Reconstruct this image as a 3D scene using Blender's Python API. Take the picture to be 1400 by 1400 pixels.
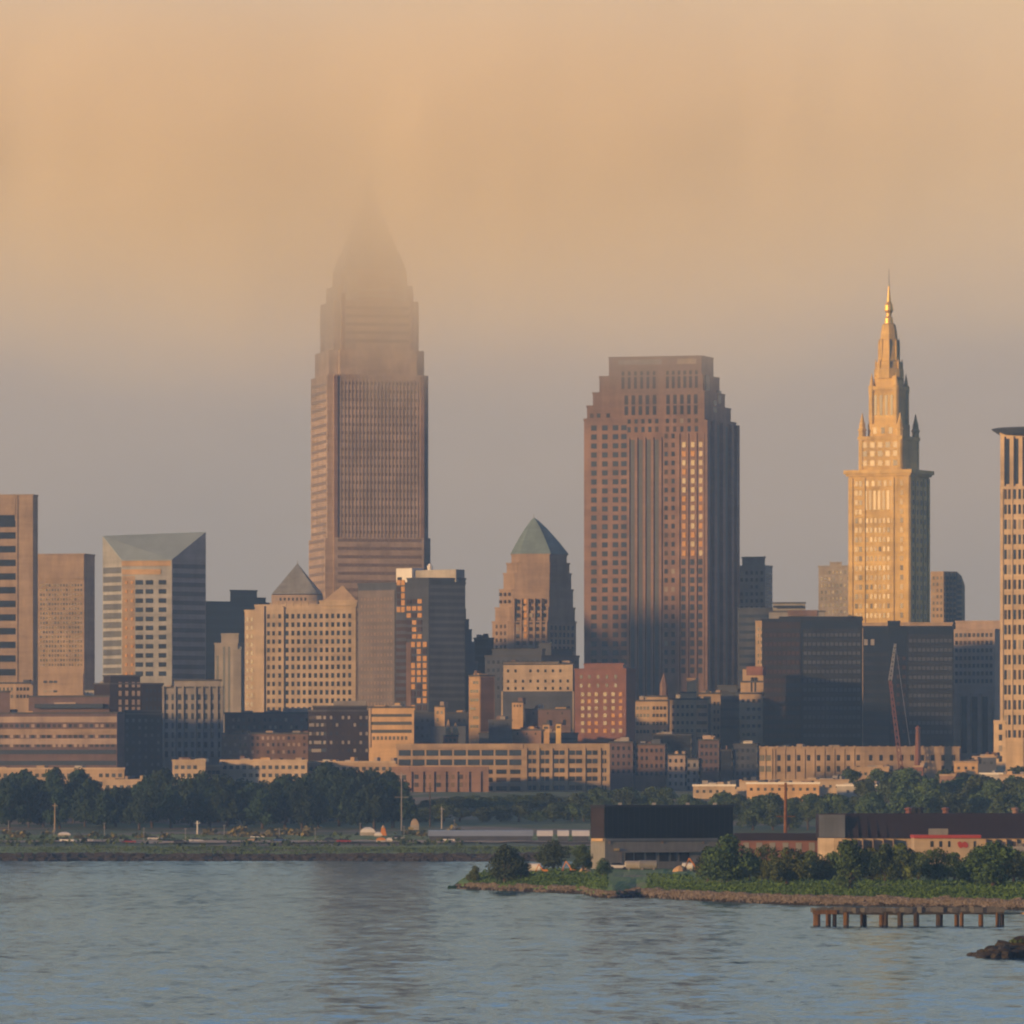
import bpy, bmesh, math, random
from mathutils import Vector, Matrix, noise as mnoise
R = math.radians
random.seed(7)
sc = bpy.context.scene
COL = sc.collection
for o in list(bpy.data.objects): bpy.data.objects.remove(o)

# ---------------------------------------------------------------- camera
F, HZ, CH = 10150.0, 1085.0, 20.0          # focal length in 1400-px units, horizon row, camera height (m)
cd = bpy.data.cameras.new('camera'); cam = bpy.data.objects.new('camera', cd); COL.objects.link(cam)
cam.location = (0, 0, CH); cam.rotation_euler = (R(90), 0, 0)
cd.sensor_width = 36; cd.lens = F/1400*36; cd.shift_y = (HZ-700)/1400
cd.clip_start = 1; cd.clip_end = 60000
sc.camera = cam

# ---------------------------------------------------------------- sun and sky
SUN_AZ, SUN_EL = 52.0, 7.0                 # degrees to the left of straight behind the camera
sd = bpy.data.lights.new('sun', 'SUN'); sun = bpy.data.objects.new('sun', sd); COL.objects.link(sun)
sd.energy = 5.0; sd.angle = R(2.5); sd.color = (1.0, 0.56, 0.20)
to_sun = Vector((-math.sin(R(SUN_AZ))*math.cos(R(SUN_EL)), -math.cos(R(SUN_AZ))*math.cos(R(SUN_EL)), math.sin(R(SUN_EL))))
sun.rotation_euler = to_sun.to_track_quat('Z', 'Y').to_euler()

w = bpy.data.worlds.new('World'); sc.world = w; w.use_nodes = True
nt = w.node_tree; nt.nodes.clear()
def N(t, **k):
    n = nt.nodes.new(t)
    for a, v in k.items():
        if a.startswith('i_'): n.inputs[int(a[2:]) if a[2:].isdigit() else a[2:]].default_value = v
        else: setattr(n, a, v)
    return n
L = lambda a, b: nt.links.new(a, b)
out = N('ShaderNodeOutputWorld'); bg = N('ShaderNodeBackground'); bg.inputs['Strength'].default_value = 0.10
sky = N('ShaderNodeTexSky', sky_type='NISHITA', sun_disc=False)
sky.sun_elevation = R(SUN_EL); sky.sun_rotation = math.atan2(to_sun.x, to_sun.y)
sky.air_density = 1.0; sky.dust_density = 0.6; sky.ozone_density = 6.0
tc = N('ShaderNodeTexCoord'); sep = N('ShaderNodeSeparateXYZ'); L(tc.outputs['Generated'], sep.inputs[0])
# low stratus lit by the sunset fills the sky over the city; above it the open sky
mp = N('ShaderNodeMapping'); mp.inputs['Scale'].default_value = (14, 14, 30); L(tc.outputs['Generated'], mp.inputs[0])
ns = N('ShaderNodeTexNoise'); ns.inputs['Scale'].default_value = 1.0; ns.inputs['Detail'].default_value = 4; L(mp.outputs[0], ns.inputs['Vector'])
nm = N('ShaderNodeMath', operation='MULTIPLY_ADD'); L(ns.outputs[0], nm.inputs[0]); nm.inputs[1].default_value = 0.05; nm.inputs[2].default_value = -0.025
za = N('ShaderNodeMath', operation='ADD'); L(sep.outputs['Z'], za.inputs[0]); L(nm.outputs[0], za.inputs[1])
zs = N('ShaderNodeMath', operation='MULTIPLY'); L(za.outputs[0], zs.inputs[0]); zs.inputs[1].default_value = 2.0
cr = N('ShaderNodeValToRGB'); L(zs.outputs[0], cr.inputs[0])
SKY = [(0.0, (.40, .325, .26)), (0.06, (.45, .345, .26)), (0.11, (.54, .39, .27)), (0.155, (.72, .49, .27)), (0.21, (.88, .57, .25)),
       (0.27, (.62, .55, .46)), (0.36, (.50, .51, .52)), (0.55, (.68, .77, .88)), (1.0, (.68, .80, .98))]
e = cr.color_ramp.elements
while len(e) > 2: e.remove(e[-1])
for k, (p, c) in enumerate(SKY):
    el = e[k] if k < 2 else e.new(p)
    el.position = p; el.color = (*c, 1)
sm = N('ShaderNodeVectorMath', operation='SCALE'); L(cr.outputs[0], sm.inputs[0]); sm.inputs['Scale'].default_value = 10.0
my = N('ShaderNodeMapRange', interpolation_type='SMOOTHSTEP'); L(sep.outputs['Y'], my.inputs[0]); my.inputs[1].default_value = -0.6; my.inputs[2].default_value = 0.5
mz = N('ShaderNodeMapRange', interpolation_type='SMOOTHSTEP'); L(sep.outputs['Z'], mz.inputs[0]); mz.inputs[1].default_value = 0.75; mz.inputs[2].default_value = 0.30
mm = N('ShaderNodeMath', operation='MULTIPLY'); L(my.outputs[0], mm.inputs[0]); L(mz.outputs[0], mm.inputs[1])
mx = N('ShaderNodeMixRGB'); L(mm.outputs[0], mx.inputs[0]); L(sky.outputs[0], mx.inputs[1]); L(sm.outputs[0], mx.inputs[2])
L(mx.outputs[0], bg.inputs['Color']); L(bg.outputs[0], out.inputs['Surface'])

vs = sc.view_settings; vs.view_transform = 'Standard'; vs.look = 'None'; vs.exposure = 0.17; vs.gamma = 1.0; vs.use_curve_mapping = False
cy = sc.cycles; cy.max_bounces = 24; cy.diffuse_bounces = 4; cy.glossy_bounces = 4; cy.volume_bounces = 24; cy.transparent_max_bounces = 16; cy.use_denoising = True; cy.filter_width = 2.1

# ---------------------------------------------------------------- helpers
def X(px, Y): return (px-700)/F*Y
def Z(py, Y): return CH+(HZ-py)/F*Y

def tag(o, label=None, cat=None, group=None, kind=None):
    if label: o['label'] = label
    if cat: o['category'] = cat
    if group: o['group'] = group
    if kind: o['kind'] = kind
    return o
def empty(name, loc, label=None, cat=None, group=None):
    o = bpy.data.objects.new(name, None); COL.objects.link(o); o.location = loc; o.empty_display_size = 1
    return tag(o, label, cat, group)
def link(name, me, parent=None, loc=None, rz=0):
    o = bpy.data.objects.new(name, me); COL.objects.link(o)
    if parent: o.parent = parent
    if loc is not None: o.location = loc
    if rz: o.rotation_euler = (0, 0, rz)
    return o

class MB:
    """collects solids, then becomes one mesh object"""
    def __init__(s): s.v = []; s.f = []; s.mi = []
    def add(s, vs, fs, m=0):
        n = len(s.v); s.v += [tuple(v) for v in vs]; s.f += [tuple(n+i for i in f) for f in fs]; s.mi += [m]*len(fs); return s
    def box(s, x0, x1, y0, y1, z0, z1, m=0):
        return s.add([(x0,y0,z0),(x1,y0,z0),(x1,y1,z0),(x0,y1,z0),(x0,y0,z1),(x1,y0,z1),(x1,y1,z1),(x0,y1,z1)],
                     [(3,2,1,0),(4,5,6,7),(0,1,5,4),(1,2,6,5),(2,3,7,6),(3,0,4,7)], m)
    def obox(s, c, rz, hx, hy, z0, z1, m=0):
        ca, sa = math.cos(rz), math.sin(rz)
        q = [(c[0]+a*ca-b*sa, c[1]+a*sa+b*ca) for a, b in ((-hx,-hy),(hx,-hy),(hx,hy),(-hx,hy))]
        return s.prism(q, z0, [z1]*4, m)
    def prism(s, q, z0, tops, m=0):
        n = len(q)
        if not isinstance(tops, (list, tuple)): tops = [tops]*n
        vs = [(a, b, z0) for a, b in q]+[(a, b, t) for (a, b), t in zip(q, tops)]
        fs = [tuple(reversed(range(n))), tuple(range(n, 2*n))]+[(i, (i+1) % n, n+(i+1) % n, n+i) for i in range(n)]
        return s.add(vs, fs, m)
    def loft(s, rings, m=0, cap=True):
        n = len(rings[0]); vs = [p for r in rings for p in r]; fs = []
        for k in range(len(rings)-1):
            for i in range(n): fs.append((k*n+i, k*n+(i+1) % n, (k+1)*n+(i+1) % n, (k+1)*n+i))
        if cap: fs += [tuple(reversed(range(n))), tuple((len(rings)-1)*n+i for i in range(n))]
        return s.add(vs, fs, m)
    def lathe(s, cx, cy, prof, n=12, m=0, rot=0, sx=1.0):
        return s.loft([[(cx+r*math.cos(rot+2*math.pi*i/n)*sx, cy+r*math.sin(rot+2*math.pi*i/n), z) for i in range(n)] for r, z in prof], m)
    def tube(s, p, q, r0, r1=None, n=6, m=0):
        p, q = Vector(p), Vector(q); r1 = r0 if r1 is None else r1
        d = (q-p).normalized(); a = d.orthogonal().normalized(); b = d.cross(a)
        ring = lambda c, r: [tuple(c+(a*math.cos(2*math.pi*i/n)+b*math.sin(2*math.pi*i/n))*r) for i in range(n)]
        return s.loft([ring(p, r0), ring(q, r1)], m)
    def mesh(s, name, mats, off=(0,0,0)):
        me = bpy.data.meshes.new(name)
        me.from_pydata([(a-off[0], b-off[1], c-off[2]) for a, b, c in s.v], [], s.f)
        for m in (mats if isinstance(mats, (list, tuple)) else [mats]): me.materials.append(m)
        if any(s.mi): me.polygons.foreach_set('material_index', s.mi)
        me.update(); return me
    def build(s, name, mats, parent=None, off=None):
        off = off if off is not None else (tuple(parent.location) if parent else (0,0,0))
        return link(name, s.mesh(name, mats, off), parent)

# ---------------------------------------------------------------- materials
def pmat(name, c, rough=.85, var=.28, scale=.06, spec=.3, metal=0.0, streak=True, c2=None):
    m = bpy.data.materials.new(name); m.use_nodes = True; t = m.node_tree
    b = t.nodes['Principled BSDF']
    b.inputs['Roughness'].default_value = rough; b.inputs['Metallic'].default_value = metal
    b.inputs['Specular IOR Level'].default_value = spec
    if var <= 0:
        b.inputs['Base Color'].default_value = (*c, 1); return m
    g = t.nodes.new('ShaderNodeNewGeometry'); mp = t.nodes.new('ShaderNodeMapping')
    mp.inputs['Scale'].default_value = (scale*3, scale*3, scale*(.7 if streak else 3))
    n = t.nodes.new('ShaderNodeTexNoise'); n.inputs['Scale'].default_value = 1; n.inputs['Detail'].default_value = 6; n.inputs['Roughness'].default_value = .65
    t.links.new(g.outputs['Position'], mp.inputs[0]); t.links.new(mp.outputs[0], n.inputs['Vector'])
    r = t.nodes.new('ShaderNodeValToRGB')
    lo = tuple(max(0, v*(1-var)) for v in c); hi = c2 or tuple(min(1, v*(1+var)) for v in c)
    r.color_ramp.elements[0].position = .38; r.color_ramp.elements[0].color = (*lo, 1)
    r.color_ramp.elements[1].position = .62; r.color_ramp.elements[1].color = (*hi, 1)
    m2 = t.nodes.new('ShaderNodeMapping'); m2.inputs['Scale'].default_value = (.035, .035, .22) if streak else (scale*9,)*3
    n2 = t.nodes.new('ShaderNodeTexNoise'); n2.inputs['Scale'].default_value = 1; n2.inputs['Detail'].default_value = 5; n2.inputs['Roughness'].default_value = .7
    t.links.new(g.outputs['Position'], m2.inputs[0]); t.links.new(m2.outputs[0], n2.inputs['Vector'])
    mm = t.nodes.new('ShaderNodeMix'); mm.inputs[0].default_value = .45; t.links.new(n.outputs[0], mm.inputs[2]); t.links.new(n2.outputs[0], mm.inputs[3])
    t.links.new(mm.outputs[0], r.inputs[0]); t.links.new(r.outputs[0], b.inputs['Base Color'])
    return m
M = {}
def mk(k, *a, **kw): M[k] = pmat(k, *a, **kw)
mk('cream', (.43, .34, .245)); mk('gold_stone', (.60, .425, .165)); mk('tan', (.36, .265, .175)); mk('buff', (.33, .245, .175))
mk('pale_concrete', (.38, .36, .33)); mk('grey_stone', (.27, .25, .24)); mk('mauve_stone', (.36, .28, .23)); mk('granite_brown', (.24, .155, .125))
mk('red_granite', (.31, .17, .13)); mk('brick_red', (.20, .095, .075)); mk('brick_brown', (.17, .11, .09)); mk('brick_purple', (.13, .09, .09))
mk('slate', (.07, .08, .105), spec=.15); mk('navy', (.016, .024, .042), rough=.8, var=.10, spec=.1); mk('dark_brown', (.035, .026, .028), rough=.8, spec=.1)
mk('charcoal', (.028, .032, .044), spec=.1); mk('court_cream', (.54, .41, .26)); mk('cool_concrete', (.33, .335, .34)); mk('copper_green', (.15, .215, .24), rough=.7); mk('lead_roof', (.22, .23, .24), rough=.6)
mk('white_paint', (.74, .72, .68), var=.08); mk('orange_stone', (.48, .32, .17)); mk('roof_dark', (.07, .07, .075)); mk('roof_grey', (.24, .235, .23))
mk('glass_curtain', (.27, .34, .39), rough=.35, spec=.6, var=.10); mk('panel_grey', (.15, .13, .128)); mk('stone_mid', (.30, .22, .165)); mk('blind', (.30, .27, .23), var=.2)
mk('leaf_blond', (.24, .20, .07), scale=.5); mk('grass_bright', (.075, .140, .022), var=.4, scale=.3, streak=False)
mk('gold_leaf', (.95, .62, .18), rough=.35, metal=.6, var=.05)
mk('rust', (.20, .085, .035), rough=.9, var=.45, scale=.6); mk('rust_wood', (.13, .07, .025), rough=.9, var=.5, scale=.8)
mk('rock', (.17, .145, .125), var=.6, scale=.8, streak=False); mk('rock_dark', (.035, .03, .025), var=.5, scale=.8, streak=False)
mk('rock_shore', (.055, .046, .04), var=.5, scale=.8, streak=False); mk('tarred_wood', (.05, .035, .025), var=.4, scale=.8); mk('bark', (.07, .05, .035), scale=1.5); mk('red_paint', (.36, .05, .04), var=.1); mk('maroon_roof', (.028, .020, .026), rough=.85, var=.15, spec=.08)
mk('navy_roof', (.008, .014, .024), rough=.85, var=.12, spec=.08); mk('shed_grey', (.22, .22, .215), var=.15, scale=.3); mk('orange_paint', (.62, .24, .05), var=.1)
mk('crane_red', (.20, .085, .075), var=.1); mk('steel', (.30, .30, .31), rough=.5, metal=.3, var=.1)
mk('deck_grey', (.10, .10, .10), var=.3, scale=1.2, streak=False)
mk('blue_roof', (.28, .34, .42), rough=.5, var=.08)
for k, c in dict(car_white=(.7,.7,.7), car_red=(.35,.05,.04), car_dark=(.03,.035,.045), car_silver=(.4,.4,.42), car_blue=(.06,.12,.3)).items():
    mk(k, c, rough=.3, var=0, spec=.5)
def glass(name, c, rough, spec=.6):
    M[name] = pmat(name, c, rough=rough, var=.35, scale=.35, spec=spec, streak=False)
glass('pane', (.022, .026, .036), .22, .22); glass('pane_blue', (.028, .042, .070), .25, .28); glass('pane_warm', (.06, .042, .032), .22, .3); glass('pane_painted_glint', (.44, .21, .05), .45, .2); glass('strip_grey', (.075, .085, .11), .4, .25)  # amber pane: sunset glints painted into its base colour
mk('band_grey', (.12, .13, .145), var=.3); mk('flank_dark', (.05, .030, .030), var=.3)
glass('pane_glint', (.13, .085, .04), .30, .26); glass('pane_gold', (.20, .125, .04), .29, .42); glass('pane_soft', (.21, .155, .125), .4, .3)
def foliage(name, c, c2):
    m = pmat(name, c, rough=.8, var=.4, scale=.25, spec=.2, streak=False, c2=c2); t = m.node_tree
    b = t.nodes['Principled BSDF']
    oi = t.nodes.new('ShaderNodeObjectInfo'); h = t.nodes.new('ShaderNodeHueSaturation')
    mr = t.nodes.new('ShaderNodeMapRange'); mr.inputs[3].default_value = .7; mr.inputs[4].default_value = 1.35
    mr2 = t.nodes.new('ShaderNodeMapRange'); mr2.inputs[3].default_value = .475; mr2.inputs[4].default_value = .52
    t.links.new(oi.outputs['Random'], mr.inputs[0]); t.links.new(mr.outputs[0], h.inputs['Value'])
    t.links.new(oi.outputs['Random'], mr2.inputs[0]); t.links.new(mr2.outputs[0], h.inputs['Hue'])
    src = b.inputs['Base Color'].links[0].from_socket
    t.links.new(src, h.inputs['Color']); t.links.new(h.outputs[0], b.inputs['Base Color'])
    M[name] = m
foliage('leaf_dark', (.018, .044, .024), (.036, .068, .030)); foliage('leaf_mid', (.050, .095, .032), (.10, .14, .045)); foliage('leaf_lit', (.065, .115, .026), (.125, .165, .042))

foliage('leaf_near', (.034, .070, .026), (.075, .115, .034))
def ground_mat(name, grass, dirt, scale, lo=.42, hi=.6):
    m = bpy.data.materials.new(name); m.use_nodes = True; t = m.node_tree; b = t.nodes['Principled BSDF']; b.inputs['Roughness'].default_value = .95
    g = t.nodes.new('ShaderNodeNewGeometry'); n = t.nodes.new('ShaderNodeTexNoise'); n.inputs['Scale'].default_value = scale; n.inputs['Detail'].default_value = 7
    r = t.nodes.new('ShaderNodeValToRGB'); r.color_ramp.elements[0].position = lo; r.color_ramp.elements[1].position = hi
    r.color_ramp.elements[0].color = (*grass, 1); r.color_ramp.elements[1].color = (*dirt, 1)
    n2 = t.nodes.new('ShaderNodeTexNoise'); n2.inputs['Scale'].default_value = scale*9; n2.inputs['Detail'].default_value = 3
    mx = t.nodes.new('ShaderNodeMixRGB'); mx.blend_type = 'OVERLAY'; mx.inputs[0].default_value = .6
    t.links.new(g.outputs['Position'], n.inputs['Vector']); t.links.new(g.outputs['Position'], n2.inputs['Vector'])
    t.links.new(n.outputs[0], r.inputs[0]); t.links.new(r.outputs[0], mx.inputs[1]); t.links.new(n2.outputs[0], mx.inputs[2]); t.links.new(mx.outputs[0], b.inputs['Base Color'])
    M[name] = m
ground_mat('city_ground', (.06, .10, .03), (.20, .15, .10), .02, .48, .60)
ground_mat('lawn', (.13, .19, .04), (.20, .19, .07), .03, .5, .7); ground_mat('track_tan', (.55, .38, .24), (.07, .09, .03), .035, .52, .66)
ground_mat('point_ground', (.10, .19, .03), (.22, .16, .10), .06, .56, .70)

def water_mat():
    m = bpy.data.materials.new('water'); m.use_nodes = True; t = m.node_tree; t.nodes.clear()
    nn_ = lambda k: t.nodes.new(k); o = nn_('ShaderNodeOutputMaterial'); mix = nn_('ShaderNodeMixShader'); fr = nn_('ShaderNodeFresnel'); fr.inputs['IOR'].default_value = 1.333
    df = nn_('ShaderNodeBsdfDiffuse'); df.inputs['Color'].default_value = (.034, .110, .185, 1)
    gl = nn_('ShaderNodeBsdfGlossy'); gl.inputs['Color'].default_value = (.48, .73, 1.0, 1); gl.inputs['Roughness'].default_value = .05
    t.links.new(fr.outputs[0], mix.inputs[0]); t.links.new(df.outputs[0], mix.inputs[1]); t.links.new(gl.outputs[0], mix.inputs[2]); t.links.new(mix.outputs[0], o.inputs['Surface'])
    g = nn_('ShaderNodeNewGeometry'); acc = None
    for (sx, sy, k) in WAVES:
        mp = nn_('ShaderNodeMapping'); mp.inputs['Scale'].default_value = (sx, sy, 1)
        n = nn_('ShaderNodeTexNoise'); n.inputs['Scale'].default_value = 1; n.inputs['Detail'].default_value = 2
        t.links.new(g.outputs['Position'], mp.inputs[0]); t.links.new(mp.outputs[0], n.inputs['Vector'])
        s = nn_('ShaderNodeVectorMath'); s.operation = 'SUBTRACT'; t.links.new(n.outputs['Color'], s.inputs[0]); s.inputs[1].default_value = (.5, .5, .5)
        q = nn_('ShaderNodeVectorMath'); q.operation = 'MULTIPLY'; t.links.new(s.outputs[0], q.inputs[0]); q.inputs[1].default_value = (k*2, k*2, 0)
        if acc is None: acc = q
        else:
            a = nn_('ShaderNodeVectorMath'); a.operation = 'ADD'; t.links.new(acc.outputs[0], a.inputs[0]); t.links.new(q.outputs[0], a.inputs[1]); acc = a
    a = nn_('ShaderNodeVectorMath'); a.operation = 'ADD'; t.links.new(acc.outputs[0], a.inputs[0]); a.inputs[1].default_value = (0, WATER_BIAS, 1)
    nn = nn_('ShaderNodeVectorMath'); nn.operation = 'NORMALIZE'; t.links.new(a.outputs[0], nn.inputs[0])
    for q in (fr, gl): t.links.new(nn.outputs[0], q.inputs['Normal'])
    M['water'] = m
WAVES = ((.62, .50, .080), (.27, .085, .055), (1.6, 1.6, .06), (.022, .008, .018))
WATER_BIAS = -.04
water_mat()
# ---------------------------------------------------------------- the setting: water, land, haze, fog
wm = MB(); wm.add([(-3000,-380,0),(3000,-380,0),(3000,2600,0),(-3000,2600,0)], [(0,1,2,3)])
tag(wm.build('water', M['water']), kind='structure')

def lerp_tab(tab, t):
    for (a, va), (b, vb) in zip(tab, tab[1:]):
        if t <= b: return va+(vb-va)*max(0, min(1, (t-a)/(b-a)))
    return tab[-1][1]
def fbm(x, y, s, seed=0): return mnoise.fractal(Vector((x*s, y*s, seed*7.3)), 1.0, 2.0, 4)
FAR = [(-60,-3.0),(-6,-.8),(0,.0),(6,1.5),(50,3.2),(150,5.0),(250,7.3),(350,10.0),(470,15),(640,20.6),(900,21.2),(6000,21.6)]
def far_shore(x): return 2205+12*fbm(x, 0, .012, 2)+4*fbm(x, 0, .06, 5)
def far_z(x, y):
    d = y-far_shore(x); return lerp_tab(FAR, d)+(.5*fbm(x, y, .03, 1)+.25*fbm(x, y, .11, 3) if 3 < d < 600 else 0)
def grid_mesh(xs, ys, zf, mats, name):
    vs = [(x, y, zf(x, y)) for y in ys for x in xs]; n = len(xs)
    fs = [(j*n+i, j*n+i+1, (j+1)*n+i+1, (j+1)*n+i) for j in range(len(ys)-1) for i in range(n-1)]
    return MB().add(vs, fs).build(name, mats)
xs = [-2900,-1500,-700,-380]+[-300+4*i for i in range(151)]+[380,700,1500,2900]
ys = [2140,2180]+[2190+2*i for i in range(20)]+[2232+8*i for i in range(34)]+[2520+40*i for i in range(10)]+[3000,3500,4500,6500]
o = grid_mesh(xs, ys, far_z, M['city_ground'], 'ground'); tag(o, kind='structure')

PEN = [(560,1216),(628,1215),(660,1216.5),(700,1218),(760,1220.5),(800,1222),(815,1226.5),(838,1228),(870,1226.5),(900,1228),(960,1231.5),(1000,1233),(1060,1236),(1110,1237.5),(1200,1239),(1300,1241.5),(1400,1244),(1500,1247),(1700,1250)]
def pen_front(px): return F*CH/(lerp_tab(PEN, px)-HZ)
PBK = [(620,1566),(640,1600),(700,1680),(820,1760),(870,1900),(900,2300),(1700,2300)]
PH = [(-30,-2.0),(-3,-.5),(0,.02),(2,.9),(6,1.5),(14,2.0),(26,2.7),(60,3.1),(1000,3.4)]
def pen_z(px, y):
    d = y-pen_front(px); b = lerp_tab(PBK, px)-y
    x = X(px, y)
    z = lerp_tab(PH, d)
    z = min(z, -2+(b+12)*.16) if b < 26 else z
    return z+(.25*fbm(x, y, .12, 4) if 5 < d and b > 15 else 0)
vs, fs = [], []; pxs = [612+3*i for i in range(300)]
ts = [-24,-8,-3,-1,0,1,2,4,7,11,16,22,28,36,48,64,85,120,180,260,400,600,900]
for d in ts:
    for px in pxs:
        y = min(pen_front(px)+d+1.5*fbm(px, 0, .09, 9)*(1 if d < 12 else 0), lerp_tab(PBK, px)+14); vs.append((X(px, y), y, pen_z(px, y)))
n = len(pxs)
fs = [(j*n+i, j*n+i+1, (j+1)*n+i+1, (j+1)*n+i) for j in range(len(ts)-1) for i in range(n-1)]
tag(MB().add(vs, fs).build('headland', M['point_ground']), kind='structure')

def vol_mat(name, color, dens, aniso):
    m = bpy.data.materials.new(name); m.use_nodes = True; t = m.node_tree; t.nodes.clear()
    o = t.nodes.new('ShaderNodeOutputMaterial'); v = t.nodes.new('ShaderNodeVolumePrincipled')
    v.inputs['Color'].default_value = (*color, 1); v.inputs['Density'].default_value = dens; v.inputs['Anisotropy'].default_value = aniso
    t.links.new(v.outputs[0], o.inputs['Volume']); return m
HAZE_D, FOG_D, FOG_T = .000095, .125, 31
o = MB().box(-3200, 3200, -450, 6700, -5, 432).build('haze', vol_mat('haze', (.46, .65, .86), HAZE_D, .78)); tag(o, kind='stuff')
# the low cloud that swallows the tallest tower: a closed bank with a soft uneven foot, thickest behind the crown
fx = [-440+22*i for i in range(41)]
def foot(x): return 193+max(0, (x+10)*.085)+max(0, (-x-160)*.04)+12*fbm(x, 0, .006, 11)
def top(x): return 424+3*fbm(x, 3, .006, 12)
NR = 23; rows_ = [[] for _ in range(NR*2)]
for x in fx:
    zf, zt = foot(x), top(x); k = (1+.25*fbm(x, 9, .007, 13))*(1 if x < 60 else max(.55, 1-(x-60)/330))
    for j in range(NR):
        t = j/(NR-1); zz = zf+(zt-zf)*t; u = (zz-zf)/(334-zf)
        th = FOG_T*k*(1+.10*fbm(x, zz, .012, 14))*(1-math.exp(-1.05*max(u,0)**2.1))*1.2*max(0, 1-max(0, (zz-334)/(zt-334))**1.4)
        rows_[j].append((x, 3600-th-.02, zz)); rows_[2*NR-1-j].append((x, 3600.02+.5*th, zz))
n = len(fx); q = 2*NR; vs = [v for r in rows_ for v in r]; fs = []
for i in range(n-1):
    for a in range(q): b = (a+1) % q; fs.append((a*n+i, a*n+i+1, b*n+i+1, b*n+i))
fs += [tuple(a*n for a in range(q)), tuple(a*n+n-1 for a in reversed(range(q)))]
tag(MB().add(vs, fs).build('fog', vol_mat('fog', (1.0, .978, .915), FOG_D, -.35)), kind='stuff')

# a tan track and a mown strip along the far shore
def strip(name, d0, d1, mat, x0, x1, lift):
    vs, n = [], 0
    for i in range(121):
        x = x0+(x1-x0)*i/120
        for d in (d0, d1):
            y = far_shore(x)+d+4*fbm(x, d, .02, 6); vs.append((x, y, far_z(x, y)+lift))
    m = MB().add(vs, [(2*i, 2*i+2, 2*i+3, 2*i+1) for i in range(120)]).build(name, M[mat]); tag(m, kind='structure')
strip('path', 112, 140, 'track_tan', -260, 60, .45); strip('lawn', 148, 205, 'lawn', -260, 60, .4); strip('lawn', 9, 70, 'lawn', -260, 90, .3)
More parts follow.
